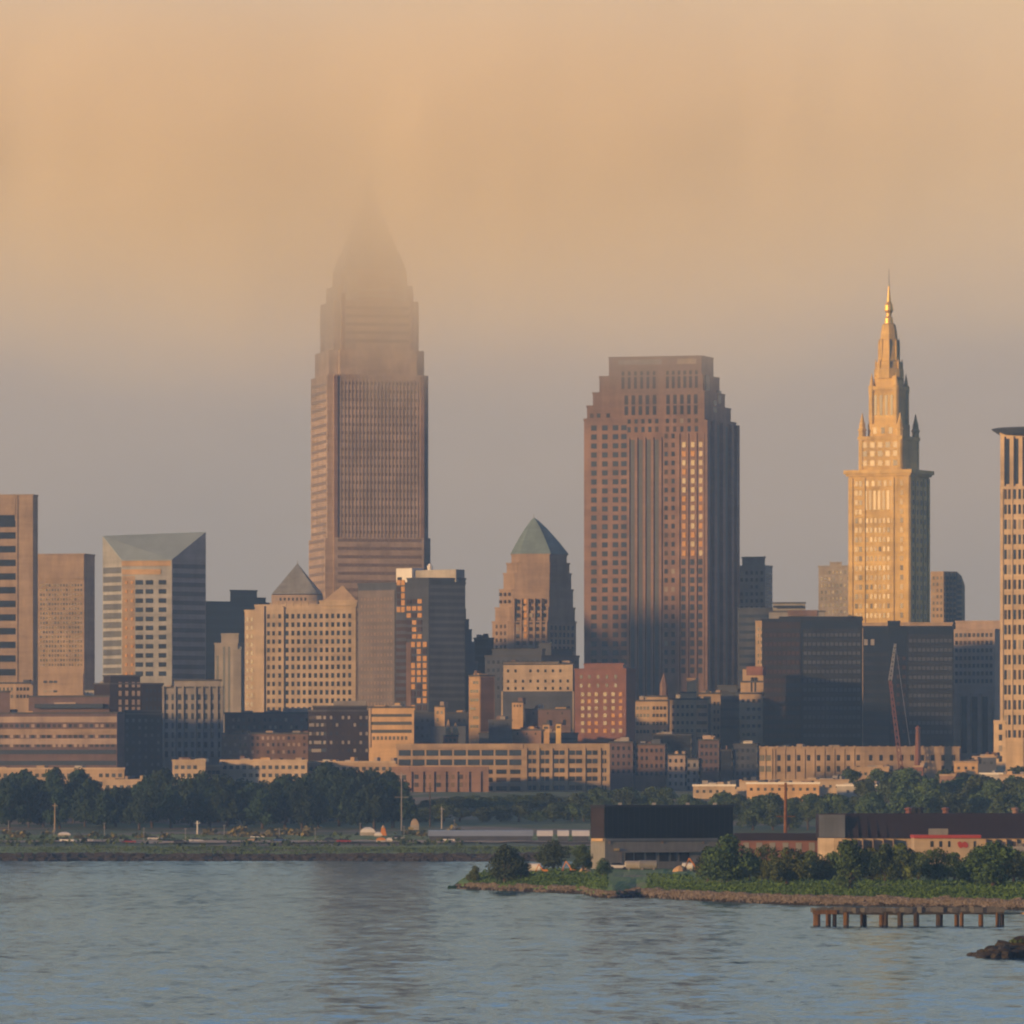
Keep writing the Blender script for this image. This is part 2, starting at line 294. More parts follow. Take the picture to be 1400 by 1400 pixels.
# ---------------------------------------------------------------- buildings: a chain of facade facets seen from the left to the right
ALL = []
class Bld:
    """facets: list of (px where the facet ends, angle of its outward normal to the left of the camera direction)"""
    def __init__(s, name, label, cat, Y, p0, facets, top, wall, roof='roof_dark', depth=22, base=None, group=None, roofname='roof'):
        s.Y, s.s, s.depth, s.roof, s.wall = Y, Y/F, depth, roof, M[wall] if isinstance(wall, str) else wall
        s.zb = base if base is not None else max(far_z(X(facets[0][0], Y), Y)-1.0, 0)
        x, y, px = X(p0, Y), 0.0, p0; pts = [(x, y)]; raw = []
        for p1, a in facets:
            dx = (p1-px)*s.s; raw.append([px, p1, x, y, R(a)]); x += dx; y -= dx*math.tan(R(a)); pts.append((x, y)); px = p1
        m = min(q[1] for q in pts); s.fac = [(a, b, c, d-m+Y, e) for a, b, c, d, e in raw]
        s.root = empty(name, (sum(q[0] for q in pts)/len(pts), Y+depth/2, s.zb), label, cat, group)
        s.mb = MB(); s.nwin = {}; s.rest = {}
        s.chain = [(a, b-m+Y) for a, b in pts]; s.roofname = roofname
        s.roofs = MB(); s.block(s.chain, top); ALL.append(s)
    def z(s, py): return Z(py, s.Y)
    def pt(s, i, px, out=0):
        a, b, x, y, e = s.fac[i]; dx = (px-a)*s.s
        return (x+dx-math.sin(e)*out, y-dx*math.tan(e)-math.cos(e)*out)
    def poly(s, chain, depth=None):
        d = depth or s.depth; yb = max(q[1] for q in chain)+d
        sc_ = lambda q, k: (q[0]*yb/q[1]+k*s.s, yb)
        return list(chain)+[sc_(chain[-1], -2), sc_(chain[0], 2)]
    def block(s, chain, top, depth=None, bottom=None, coping=True, mat=None):
        q = s.poly(chain, depth); zt = s.z(top) if not isinstance(top, list) else None
        zb = s.zb if bottom is None else s.z(bottom)
        if zt is not None:
            s.mb.prism(q, zb, zt)
            if coping:
                c = (sum(a for a, b in q)/len(q), sum(b for a, b in q)/len(q))
                k = 1.0+.35/max(6, abs(q[0][0]-c[0]))
                s.roofs.prism([(c[0]+(a-c[0])*k, c[1]+(b-c[1])*k) for a, b in q], zt-.25, zt+.45)
        else:
            t = [s.z(v) for v in top]; s.mb.prism(q, zb, t+[t[-1], t[0]])
    def sub(s, i, px0, facets, top, setback=0, bottom=None, depth=None, coping=True):
        """a further block whose first point lies on facet i at px0, set back by metres"""
        x, y = s.pt(i, px0, -setback); px = px0; ch = [(x, y)]
        for p1, a in facets:
            dx = (p1-px)*s.s; x += dx; y -= dx*math.tan(R(a)); ch.append((x, y)); px = p1
        s.block(ch, top, depth, bottom, coping); return ch
    def slab(s, i, x0, x1, y0, y1, out, inn, name, mat, parent=None):
        """a solid on facet i between px x0..x1 and rows y0..y1, reaching out/in by metres"""
        a, b, c, d = s.pt(i, x0, out), s.pt(i, x1, out), s.pt(i, x1, -inn), s.pt(i, x0, -inn)
        m = MB().prism([a, b, c, d], s.z(y1), s.z(y0))
        return m.build(name, M[mat], parent or s.root, tuple(s.root.location))
    def rel(s, i, x0, x1, y0, y1, out, inn=.3):
        a, b, c, d = s.pt(i, x0, out), s.pt(i, x1, out), s.pt(i, x1, -inn), s.pt(i, x0, -inn)
        s.mb.prism([a, b, c, d], s.z(y1) if y1 is not None else s.zb, s.z(y0))
    def piers(s, i, xs, y0, y1, wpx, out): [s.rel(i, x-wpx/2, x+wpx/2, y0, y1, out) for x in xs]
    def win(s, i, xs, ys, w, h, mat='pane', name='window', tilt=0, jit=.8, skip=0, proud=.10, mats=None, back=0):
        e = s.fac[i][4]; ww = w*s.s/max(.2, math.cos(e)); hh = h*s.s; key = (name, mat)
        me = {}
        if mats is None and mat == 'pane': mats = ['pane']*6+['pane_warm']*3+['pane_blue']*3+['blind']*2
        def mesh(mt):
            if mt not in me: me[mt] = MB().box(-ww/2, ww/2, -proud, .2, -hh/2, hh/2).mesh(name, M[mt])
            return me[mt]
        cells = [(px, py) for py in ys for px in xs if random.random() >= skip]
        for px, py in cells:
            mt = random.choice(mats) if mats else mat
            x, y = s.pt(i, px, -back); z = s.z(py); r = s.root.location
            a = -e-R(tilt)+R(random.uniform(-jit, jit))
            if s.nwin.get(name, 0) < 100:
                s.nwin[name] = s.nwin.get(name, 0)+1
                o = link(name, mesh(mt), s.root, (x-r.x, y-r.y, z-r.z), a)
            else:
                s.rest.setdefault((name, mt), MB()).obox((x+math.sin(a)*-0.0, y+0.0), a, ww/2, proud, z-hh/2, z+hh/2)
    def band(s, i, x0, x1, ys, h, mat='pane', name='window_band', out=.12):
        for y in ys: s.slab(i, x0, x1, y-h/2, y+h/2, out, .3, name, mat)
    def finish(s):
        s.mb.build('wall', s.wall, s.root); s.roofs.build(s.roofname, M[s.roof], s.root) if s.roofs.v else None
        for (name, mt), m in s.rest.items(): tag(m.build(name, M[mt], s.root), kind='stuff')
def seq(a, step, n): return [a+step*i for i in range(n)]
def span(a, b, n): return [a+(b-a)*(i+.5)/n for i in range(n)]
# ================================================================ the tallest tower, its crown lost in the fog
def key_tower():
    Y, s, a = 3600, 3600/F, R(-12); cpx = 503.5
    base = 20.0; root = empty('office_tower', (X(cpx, Y), Y+26, base), 'tallest grey brown skyscraper whose stepped pyramid crown fades into low fog', 'skyscraper')
    C = (X(cpx, Y), Y+26); z = lambda py: Z(py, Y); k = s/(math.cos(a)+abs(math.sin(a)))
    W = MB()
    def cross(wpx, notch, y0, y1, m=W):
        h = wpx*k/2; n = notch
        q = [(-h+n,-h),(h-n,-h),(h-n,-h+n),(h,-h+n),(h,h-n),(h-n,h-n),(h-n,h),(-h+n,h),(-h+n,h-n),(-h,h-n),(-h,-h+n),(-h+n,-h+n)]
        ca, sa = math.cos(-a), math.sin(-a)
        m.prism([(C[0]+p*ca-r*sa, C[1]+p*sa+r*ca) for p, r in q], z(y1) if y1 else base, z(y0)); return h
    cross(174, 4.0, 735, None); h0 = cross(167, 3.0, 512, 735); cross(157, 4.5, 478, 512); h1 = cross(141, 3.5, 410, 478)
    cross(124, 3, 388, 410); cross(108, 5, 366, 388)
    W.build('wall', M['mauve_stone'], root)
    P = MB()
    for yb, yt, wb, wt in ((366,342,103,84),(342,316,79,62),(316,286,58,38),(286,240,33,5)):
        r = []
        for w_, zz in ((wb, z(yb)-.5), (wt, z(yt))):
            h = w_*k/2; r.append([(C[0]+p*math.cos(-a)-q*math.sin(-a), C[1]+p*math.sin(-a)+q*math.cos(-a), zz) for p, q in ((-h,-h),(h,-h),(h,h),(-h,h))])
        P.loft(r)
    crown = P.build('crown', M['lead_roof'], root)
    MB().tube((C[0], C[1], z(250)), (C[0], C[1], z(222)), 1.2, .3).build('mast', M['steel'], crown, tuple(root.location))
    # floors: bands of glazing on the two faces that show
    ca, sa = math.cos(-a), math.sin(-a)
    def face(h, u0, u1, zz, hh, left, name, mat, out=.15):
        if left: q = [(-h-out, u0), (-h+.4, u0), (-h+.4, u1), (-h-out, u1)]
        else: q = [(u0, -h-out), (u1, -h-out), (u1, -h+.4), (u0, -h+.4)]
        return MB().prism([(C[0]+p*ca-r*sa, C[1]+p*sa+r*ca) for p, r in q], zz-hh/2, zz+hh/2).build(name, M[mat], root)
    for i, py in enumerate(seq(524, 11.3, 32)):
        h = h0 if py < 735 else 174*k/2; n = 3.4
        face(h, -h+n+2, h-n-2.0, z(py), 1.5, False, 'window_band', 'pane_soft')
    for i, py in enumerate(seq(524, 11.3, 28)):
        h = h0 if py < 735 else 174*k/2; n = 3.4
        face(h, -h+n+3, h-n-3, z(py), 1.5, True, 'window_band', 'pane_soft')
    for py in seq(420, 11.3, 8):
        if py > 474: continue
        face(h1, -h1+5.5, h1-5.5, z(py), 1.6, False, 'window_band', 'pane_soft')
    for i in range(22):        # the piers that run up the main shaft
        u = -h0+6+i*(2*h0-12)/21
        Z0 = (z(520)+base)/2; face(h0, u-.3, u+.3, Z0, z(520)-base, False, 'pier', 'mauve_stone', .24)
    for u in (-h0+3.6, h0-3.6): face(h0, u-.9, u+.9, (z(514)+base)/2, z(514)-base, False, 'corner_pier', 'granite_brown', .6)
    for u in (-h1+4.2, h1-4.2): face(h1, u-.8, u+.8, (z(400)+z(478))/2, z(400)-z(478), False, 'corner_pier', 'granite_brown', .6)
    # the pale lit panels at the foot of the crown
    hc = 124*k/2
    for u0, u1 in ((-hc+3.5, -hc+9), (hc-8, hc-3.5)): face(hc, u0, u1, (z(410)+z(370))/2, z(370)-z(410), False, 'crown_panel', 'pale_concrete', .8)
    for py in (395, 403): face(hc, -hc+9.2, hc-8.2, z(py), 1.3, False, 'crown_band', 'pale_concrete', .5)
key_tower()

# ================================================================ the broad red granite tower with stepped shoulders
b = Bld('granite_tower', 'broad reddish granite skyscraper with stepped shoulders and a column of gold-glinting windows', 'skyscraper', 3640, 799, [(963, 17), (1011, -73)], 571, 'granite_brown', 'granite_brown', depth=2)
for l, c, r, t, bo in ((803,963,1003,553,571),(811,963,994,535,553),(820,961,986,513,535),(833,959,977,487,513)):
    b.sub(0, l, [(c, 17), (r, -73)], t, bottom=bo+1, depth=2)
rows = seq(583, 12.35, 28)
b.win(0, [812.5,827.5,842,853.5], rows, 7.6, 7.2, 'pane_blue')
b.rest.update({})
for x in (865.5, 876.5, 887.5, 898.5): b.slab(0, x-2.6, x+2.6, 600, 985, .05, .3, 'window_strip', 'strip_grey')
b.piers(0, [860, 871, 882, 893, 904], 597, None, 3.0, .7)
b.win(0, [911, 920.5], rows[1:], 4.5, 6.5, 'pane', 'small_window')
g = [r for r in rows if 598 < r < 765]; b.win(0, [934.5, 946.5, 957.5], g, 7.2, 7.2, 'pane_glint', 'bay_window', tilt=8.6, jit=.7, mats=['pane_glint', 'pane_glint', 'pane_painted_glint'])
b.win(0, [934.5, 946.5, 957.5], [r for r in rows if r >= 765], 5.5, 8, 'pane_blue', 'bay_window', jit=.6)
b.piers(0, [928.5, 940.5, 952, 962], 592, None, 2.6, .6)
for x in span(848, 899, 6): b.slab(0, x-1.9, x+1.9, 506, 530, .08, .3, 'slot', 'pane')
for x in span(909, 956, 6): b.slab(0, x-1.9, x+1.9, 506, 530, .08, .3, 'slot', 'pane')
for x in span(852, 900, 5): b.slab(0, x-2.4, x+2.4, 539, 566, .08, .3, 'slot', 'pane')
for x in span(909, 956, 5): b.slab(0, x-2.4, x+2.4, 539, 566, .08, .3, 'slot', 'pane')
b.win(0, span(856, 903, 5)+span(908, 957, 5), [574, 586], 4.4, 7.5, 'pane', 'small_window')
b.win(0, [809.5, 819, 832], [566], 5, 6, 'pane', 'small_window')
for x in (969.5, 982, 995): b.slab(1, x-3.2, x+3.2, 578, 1000, .05, .3, 'window_strip', 'strip_grey')
b.piers(1, [964.8, 975.8, 988.5, 1001.5, 1010], 574, None, 4.0, 1.6)
for x, y0, y1 in ((968, 512, 536), (979, 545, 562), (986, 530, 548)): b.slab(1, x-2.5, x+2.5, y0, y1, .08, 14, 'slot', 'pane')
b.slab(0, 846, 905, 490, 497, .05, .3, 'sign_band', 'grey_stone')
b.slab(0, 926, 952, 490, 497, .05, .3, 'sign_band', 'cream')

# ================================================================ the golden spired tower
def spire_tower():
    Y, s, a = 3500, 3500/F, R(25); base = 20.0
    fw, fd = 81*s/math.cos(a), 31*s/math.sin(a)
    ca, sa = math.cos(a), math.sin(a)
    C0 = (X(1243, Y), Y)                                   # near corner of the shaft
    T = lambda u, v: (C0[0]+u*ca+v*sa, C0[1]-u*sa+v*ca)     # u along the front face (negative to the left), v into depth
    cu, cv = -fw/2, fd/2; z = lambda py: Z(py, Y)
    c = T(cu, cv); root = empty('spire_tower', (c[0], c[1], base), 'tall golden stone tower with stepped spire, corner turrets and gilded finial', 'skyscraper')
    def rect(hx, hy): return [T(cu-hx, cv-hy), T(cu+hx, cv-hy), T(cu+hx, cv+hy), T(cu-hx, cv+hy)]
    W = MB(); W.prism(rect(fw/2, fd/2), base, z(648))
    # vertical reliefs: corner piers on both faces
    for u0, u1 in ((-fw, -fw+2.2), (-2.2, 0), (-fw+7.6, -fw+8.6), (-8.6, -7.6)):
        W.prism([T(u0,-.5),T(u1,-.5),T(u1,.3),T(u0,.3)], base, z(652))
    for v0, v1 in ((0, 2.2), (fd-2.2, fd), (7, 8), (fd-8, fd-7)):
        W.prism([T(-.3,v0),T(.5,v0),T(.5,v1),T(-.3,v1)], base, z(652))
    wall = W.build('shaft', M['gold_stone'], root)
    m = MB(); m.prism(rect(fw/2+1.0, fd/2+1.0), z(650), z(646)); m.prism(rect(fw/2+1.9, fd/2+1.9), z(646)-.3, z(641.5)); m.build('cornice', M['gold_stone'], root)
    def win(xs, ys, w_, h_, side=False, mat='pane_gold', name='window', jit=1.2, off=0.0, tilt=0):
        me = MB().box(-w_/2, w_/2, -.12, .2, -h_/2, h_/2).mesh(name, M[mat]); me2 = MB().box(-w_/2, w_/2, -.12, .2, -h_/2, h_/2).mesh(name, M['pane_warm'])
        for y in ys:
            for x in xs:
                p = T(off, x) if side else T(x, off)
                o = link(name, (me if mat != 'pane_gold' or random.random() < .7 else me2), root, (p[0]-root.location.x, p[1]-root.location.y, y-base), (-a+R(90) if side else -a)+R(random.uniform(-jit, jit)-tilt))
    ys = [z(p) for p in seq(711, 13.0, 11)]
    U = lambda px: (px-1243)*s/ca
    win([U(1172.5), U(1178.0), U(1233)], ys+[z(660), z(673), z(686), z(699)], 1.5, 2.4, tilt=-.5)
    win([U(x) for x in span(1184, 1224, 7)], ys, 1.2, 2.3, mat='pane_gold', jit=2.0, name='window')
    win([U(x) for x in span(1183, 1223, 5)], [z(660)], 1.5, 2.6)
    win([U(x) for x in span(1182, 1224, 7)], [z(683)], 1.35, 9.0, name='arcade_window')
    m = MB()
    sy = [z(p) for p in seq(660, 13.0, 15)]
    win([fd*.2, fd*.42, fd*.6, fd*.8], sy[::1][:6], 1.3, 2.4, side=True, mat='pane_blue', name='side_window')
    rest = MB()
    for y in sy[6:]:
        for v in (fd*.2, fd*.42, fd*.6, fd*.8): rest.prism([T(-.2, v-.65), T(.12, v-.65), T(.12, v+.65), T(-.2, v+.65)], y-1.2, y+1.2)
    tag(rest.build('side_window', M['pane_blue'], root), kind='stuff')
    # first tier with three rows of windows and turrets
    h1x, h1y = 57*s/ca/2, 27*s/sa/2
    t1 = MB(); t1.prism(rect(h1x, h1y), z(643), z(596)); t1.prism(rect(h1x+.5, h1y+.5), z(600), z(596)+.3)
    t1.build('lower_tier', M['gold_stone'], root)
    win([cu+h1x*t for t in (-.72, -.36, 0, .36, .72)], [z(607), z(619), z(632)], 2.3, 2.6, off=cv-h1y, tilt=.0, jit=.6)
    for du in (-1, 1):
        for dv in (-1, 1):
            p = T(cu+du*(h1x-1.2), cv+dv*(h1y-1.2)); q = MB()
            q.lathe(p[0], p[1], [(1.7, z(640)), (1.7, z(588)), (2.0, z(587)), (2.0, z(585)), (1.5, z(584)), (1.4, z(578)), (.9, z(573)), (.15, z(563))], 8)
            q.build('turret', M['gold_stone'], root)
    # second tier
    h2 = 51*s/(ca+sa)/2
    t2 = MB(); t2.prism(rect(h2+1.0, h2+1.0), z(596), z(578)); t2.prism(rect(h2, h2), z(580), z(528)); t2.prism(rect(h2+.7, h2+.7), z(531), z(526)); t2.prism(rect(h2-1.2, h2-1.2), z(527), z(512))
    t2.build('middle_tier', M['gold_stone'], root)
    win([cu+h2*t for t in (-.62, -.2, .2, .62)], [z(552)], 1.3, 9.5, mat='pane', name='arcade_window', off=cv-h2)
    win([cu+h2*t for t in (-.6, 0, .6)], [z(587)], 1.8, 3.0, off=cv-h2-1.0)
    for du in (-1, 1):
        for dv in (-1, 1):
            p = T(cu+du*(h2-.4), cv+dv*(h2-.4)); q = MB()
            q.lathe(p[0], p[1], [(1.5, z(596)), (1.4, z(540)), (1.6, z(532)), (1.6, z(526)), (1.1, z(524)), (.12, z(508))], 8); q.build('pinnacle', M['gold_stone'], root)
    # spire
    p = T(cu, cv); q = MB()
    rad = lambda px: px*s/2*1.03
    q.lathe(p[0], p[1], [(rad(40), z(512)-1), (rad(39), z(502)), (rad(35), z(501)), (rad(33), z(492)), (rad(29), z(491)), (rad(25), z(462)), (rad(23.5), z(461)), (rad(21), z(449)), (rad(18), z(441)), (rad(14), z(439))], 8, rot=R(22.5)-a)
    for i in range(8):
        an = R(22.5)-a+i*math.pi/4
        for r_, z0, z1 in ((rad(36), 512, 494), (rad(27.5), 492, 466)):
            q.lathe(p[0]+r_*math.cos(an)*.97, p[1]+r_*math.sin(an)*.97, [(.55, z(z0)), (.5, z(z1)), (.1, z(z1-6))], 5)
    sp = q.build('spire', M['gold_stone'], root)
    f = MB(); f.lathe(p[0], p[1], [(rad(12), z(440)), (rad(11), z(432)), (rad(7), z(429)), (rad(7.5), z(425)), (rad(12), z(421)), (rad(11), z(414)), (rad(6), z(409)), (rad(3.5), z(398)), (rad(2), z(388))], 10)
    f.build('finial', M['gold_leaf'], sp, tuple(root.location))
    MB().tube((p[0], p[1], z(390)), (p[0], p[1], z(364)), .28, .12).build('flagpole', M['steel'], sp, tuple(root.location))
spire_tower()
# ================================================================ the rest of the skyline, back row
b = Bld('slab_tower', 'brown stone tower cut by the photo edge, dark window strips beside a blank pier', 'office tower', 3400, -70, [(45, 8), (50, -80)], 677, 'buff', 'buff', depth=3)
b.band(0, -68, 21, [716]+seq(732, 18.7, 11), 9, 'pane')
b.slab(0, -64, 20, 704, 712, .1, .3, 'window_band', 'pane'); b.rel(0, -70, 21, 680, 704, .25); b.rel(0, 22, 24, 677, None, .4)
b = Bld('office_block', 'tan office tower with plain orange top and dense fine windows beside the brown slab', 'office tower', 3520, 50, [(115, 15), (127, -75)], 758, 'buff', 'buff', depth=2)
b.rel(0, 51, 115, 759, 791, .4)
b.win(0, span(53, 113, 15), seq(800, 6.4, 18), 2.3, 3.4, mats=['pane','pane_warm','pane_glint'], tilt=5)
b.rel(0, 86, 114, 921, 950, .4)
b.win(0, [61, 69, 75], [932, 945], 5, 3, 'pane', 'low_window')
b = Bld('sloped_roof_tower', 'office tower with a big sloping grey glass roof and banded facets', 'office tower', 3620, 138, [(166, 48), (235, 11), (280, -38)], [732, 766, 766, 727], 'cool_concrete', 'glass_curtain', depth=16, roofname='sloped_roof')
c = b.chain; q = b.poly(c)
z = b.z; m = MB()
lift = .35
m.add([(c[0][0], c[0][1], z(732)+lift), (c[1][0], c[1][1]-.2, z(766)+lift), (c[2][0], c[2][1]-.2, z(766)+lift), (c[3][0], c[3][1], z(727)+lift),
       (c[0][0], c[0][1], z(732)-.1), (c[1][0], c[1][1]-.2, z(766)-.1), (c[2][0], c[2][1]-.2, z(766)-.1), (c[3][0], c[3][1], z(727)-.1)],
      [(0,1,2,3),(7,6,5,4),(0,4,5,1),(1,5,6,2),(2,6,7,3),(3,7,4,0)])
b.roofs = m
b.band(0, 139, 165, seq(779, 12.5, 13), 8.2, 'band_grey'); b.band(2, 236, 279, seq(774, 12.5, 13), 6, 'band_grey')
b.slab(1, 166, 234, 766.5, 773.5, .5, .3, 'top_ledge', 'orange_stone'); b.slab(1, 166, 220, 778, 785, .3, .3, 'ledge', 'orange_stone'); b.slab(1, 166.3, 184, 787, 925, .05, .3, 'tan_strip', 'tan')
b.win(1, [190, 204, 222], seq(796, 12.5, 11), 10.5, 6.4, mats=['pane_blue', 'pane'])
b.win(1, [171, 179], seq(796, 12.5, 11), 5, 4, 'pane_painted_glint', 'bay_window', tilt=14)
b.rel(1, 234, 235.5, 766, None, .6)
b = Bld('dark_office', 'dark blue flat-topped office block with raised middle between sloped-roof tower and cream block', 'office block', 3750, 278, [(352, -28), (366, -75)], 823, 'navy', 'navy', depth=10)
b.sub(0, 314, [(350, -28)], 807, bottom=824); b.sub(0, 350, [(363, -28)], 817, bottom=824, setback=1)
b.band(0, 281, 350, seq(832, 12, 8), 5, 'pane_blue'); b.band(0, 316, 349, [814], 3, 'pane_blue', 'louvre_band')
b = Bld('stepped_block', 'narrow mauve stone block with two stepped heights in front of dark blue office', 'office block', 3450, 293, [(325, 20), (334, -60)], 880, 'grey_stone', 'grey_stone')
b.sub(0, 301, [(325, 20)], 867, bottom=881, setback=1); b.sub(0, 322, [(333, 15)], 889, setback=-3)
for x in (297, 306, 313, 329): b.slab(0, x-1.6, x+1.6, 884 if x > 300 else 896, 975, .05, .3, 'window_strip', 'pane_blue')

b = Bld('cream_office', 'large cream stone block with rows of square windows and a blank corner pier', 'office block', 3380, 333, [(347, 24), (362, 24), (488, 13)], 834, 'cream', 'cream')
b.sub(1, 347, [(362, 24), (488, 13)], 827, bottom=835, setback=.2)
b.sub(2, 437, [(488, 13)], 822, bottom=828, setback=-.6)
b.win(0, [337, 343], seq(846, 11.6, 12), 3, 5.5, 'pane_warm'); b.rel(1, 350, 362, 828, None, 1.5)
b.win(2, [366.5, 373.5, 382], seq(842, 11.6, 12), 3.6, 6, 'pane'); b.rel(2, 362, 386, 828, None, .5, 1)
b.win(2, [366.5, 373.5, 382], seq(842, 11.6, 12), 3.6, 6, 'pane', proud=.62, name='window')
b.win(2, span(388, 482, 12), seq(842, 11.6, 12), 4, 6.4, 'pane', mats=['pane', 'pane_blue'])
b.rel(2, 386, 388, 829, None, .9); b.rel(2, 481, 487, 829, None, .7)
z = b.z; p0, p1 = b.pt(2, 441, .3), b.pt(2, 488, .3); ym = p0[1]+6
g = MB(); x0, x1, y0, y1 = p0[0], p1[0], p0[1], p1[1]
g.add([(x0, y0, z(822)), (x1, y1, z(822)), (x1, y1+14, z(822)), (x0, y0+14, z(822)), ((x0*.42+x1*.58), (y0+y1)/2+3, z(800)), ((x0*.42+x1*.58), (y0+y1)/2+11, z(800))],
      [(3,2,1,0), (0,1,4), (1,2,5,4), (2,3,5), (3,0,4,5)]); g.build('gable', M['tan'], b.root)
for x in (462, 470, 478): b.slab(2, x-1.7, x+1.7, 814, 819, -2.0+.6, 3.5, 'attic_window', 'pane')
for x in span(364, 436, 7): b.slab(2, x-.8, x+.8, 823, 828, .2, .3, 'parapet_post', 'cream')

b = Bld('pyramid_hotel', 'stone building with a plain grey pyramid roof rising behind the cream block', 'hotel', 3540, 371, [(434, 12), (441, -70)], 813, 'mauve_stone', 'mauve_stone', depth=18)
c = b.poly(b.chain); z = b.z; ap = (X(405.5, 3540), sum(q[1] for q in c)/len(c), z(769))
m = MB(); k = len(c); m.add([(q[0], q[1]-.3, z(812)) for q in c]+[ap], [tuple(reversed(range(k)))]+[(i, (i+1) % k, k) for i in range(k)])
b.roofs = m; b.roof = 'lead_roof'; b.rel(0, 371, 434, 814, 822, .5)
b.win(0, span(375, 432, 10), [819], 2.5, 4, 'pane', proud=.6)
MB().tube((ap[0], ap[1], ap[2]-.5), (ap[0], ap[1], z(764)), .3, .1).build('roof_finial', M['steel'], b.root)

b = Bld('stepped_glass_block', 'dark glass office with stair-stepped side, white rooftop penthouse and glinting corner bay', 'office block', 3330, 488, [(541, 40), (586, 24.5), (636, -24)], 797, 'slate', 'slate', depth=16)
b.slab(0, 489.5, 540, 806, 1000, .4, .5, 'stone_panel', 'panel_grey'); b.win(0, span(492, 538, 10), seq(818, 9.6, 17), 2.6, 4.4, 'pane_soft', proud=.5)
for t, px in ((833, 639), (847, 643), (861, 647), (878, 651), (905, 655)): b.sub(2, 630, [(px, -24)], t, setback=.4+px*.002, coping=True)
b.sub(1, 556, [(586, 24.5), (636, -24)], 791, bottom=799, setback=.3)
for k_, (x0, x1, t, bt) in enumerate(((513, 535, 775, 798), (535, 592, 778, 795))):
    o = b.slab(0, x0, x1, t, bt, -14-2*k_, 22, 'penthouse', 'white_paint' if k_ == 0 else 'pale_concrete')
p = b.pt(0, 552, -18); MB().lathe(p[0], p[1], [(1.1, b.z(778)), (1.3, b.z(773)), (.5, b.z(769))], 8).build('roof_vent', M['white_paint'], b.root)
b.slab(0, 515, 521, 787, 793, -13.8, 14.5, 'penthouse_door', 'charcoal')
b.band(2, 588, 635, seq(802, 9.6, 17), 4.2, 'band_grey'); b.band(0, 492, 537, seq(825, 9.6, 0), 4, 'pane')
b.win(1, [545, 551], seq(796, 9.2, 5), 5, 7, 'pane_painted_glint', 'corner_window', tilt=1, proud=.3, mats=['pane_painted_glint', 'pane_painted_glint', 'flank_dark'])
b.win(1, [559, 566.5, 574], seq(822, 9.6, 6), 6, 6, 'pane_warm', 'corner_window', tilt=1.5, proud=.3, mats=['flank_dark', 'pane_painted_glint'])
b.win(1, [565, 573, 581], seq(881, 9.6, 10), 5.4, 7, 'pane_painted_glint', 'corner_window', tilt=1.0, proud=.3, mats=['pane_painted_glint', 'pane_painted_glint', 'flank_dark'])
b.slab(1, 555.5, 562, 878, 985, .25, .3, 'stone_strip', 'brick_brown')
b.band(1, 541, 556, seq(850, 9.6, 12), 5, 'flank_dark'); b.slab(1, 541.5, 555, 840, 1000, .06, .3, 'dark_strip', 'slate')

# ---- the tower with the green conical roof
b = Bld('cone_roof_tower', 'stepped stone tower capped by a green pyramidal copper roof with a small finial', 'office tower', 3480, 673, [(694, 38), (748, 14), (788, -50)], 850, 'stone_mid', 'stone_mid', depth=10, roofname='ledge')
for l, m1, c, r, t, bo, sb in ((675.5,695,748,785,831,851,.8),(680,697,748,781,806,832,1.6),(684,699,747,777,784,807,2.4),(687,701,746,773,770,785,3.2)):
    b.sub(0, l, [(m1, 38), (c, 14), (r, -50)], t, setback=sb, bottom=bo)
b.sub(0, 692, [(703, 38), (744, 14), (768, -50)], 758, setback=4, bottom=771)
ch = b.sub(0, 691, [(703, 38), (745, 14), (769, -50)], 756.5, setback=4.2, bottom=758.5, coping=False)
z = b.z; q = b.poly(ch, 10); ctr = (X(730, 3480), sum(p[1] for p in q)/len(q)); n_ = len(q); m = MB(); rings = []
for f_, py in ((1.03, 757), (.99, 754.5), (.80, 743), (.58, 731), (.36, 720), (.14, 710.5), (.03, 707)): rings.append([(ctr[0]+(p[0]-ctr[0])*f_, ctr[1]+(p[1]-ctr[1])*f_, z(py)) for p in q])
m.loft(rings); rf = m.build('roof', M['copper_green'], b.root)
MB().tube((ctr[0], ctr[1], z(709)), (ctr[0], ctr[1], z(701)), .3, .1).build('finial', M['steel'], rf, tuple(b.root.location))
b.slab(1, 703, 735, 763, 774, -3.0, 4.2, 'top_panel', 'gold_stone'); b.slab(2, 752, 774, 763, 770, -3.2, 4.2, 'top_panel', 'stone_mid')  # gold panel: its sunlit glow is put into the stone colour
b.win(1, [708, 717, 726, 735, 743], seq(822, 9.5, 7), 4.4, 5.5, 'pane'); b.win(1, [718.5], seq(822, 9.5, 6), 4.5, 6.5, 'pane_painted_glint', 'bay_window', tilt=11, proud=.3)
b.win(1, span(700, 746, 7), [788, 797, 806, 814], 3.4, 4.6, 'pane', back=1.7); b.win(0, [682, 688, 694], [812, 822, 840], 2.6, 4.6, 'pane_warm', back=1.0); b.win(0, [679, 685, 690.5], seq(856, 9.5, 4), 2.6, 5, 'pane_warm'); b.win(2, span(751, 786, 6), seq(858, 9.5, 4), 3, 6, 'pane_blue')
b.piers(1, [703, 713, 722, 731, 740], 818, None, 1.8, .5)

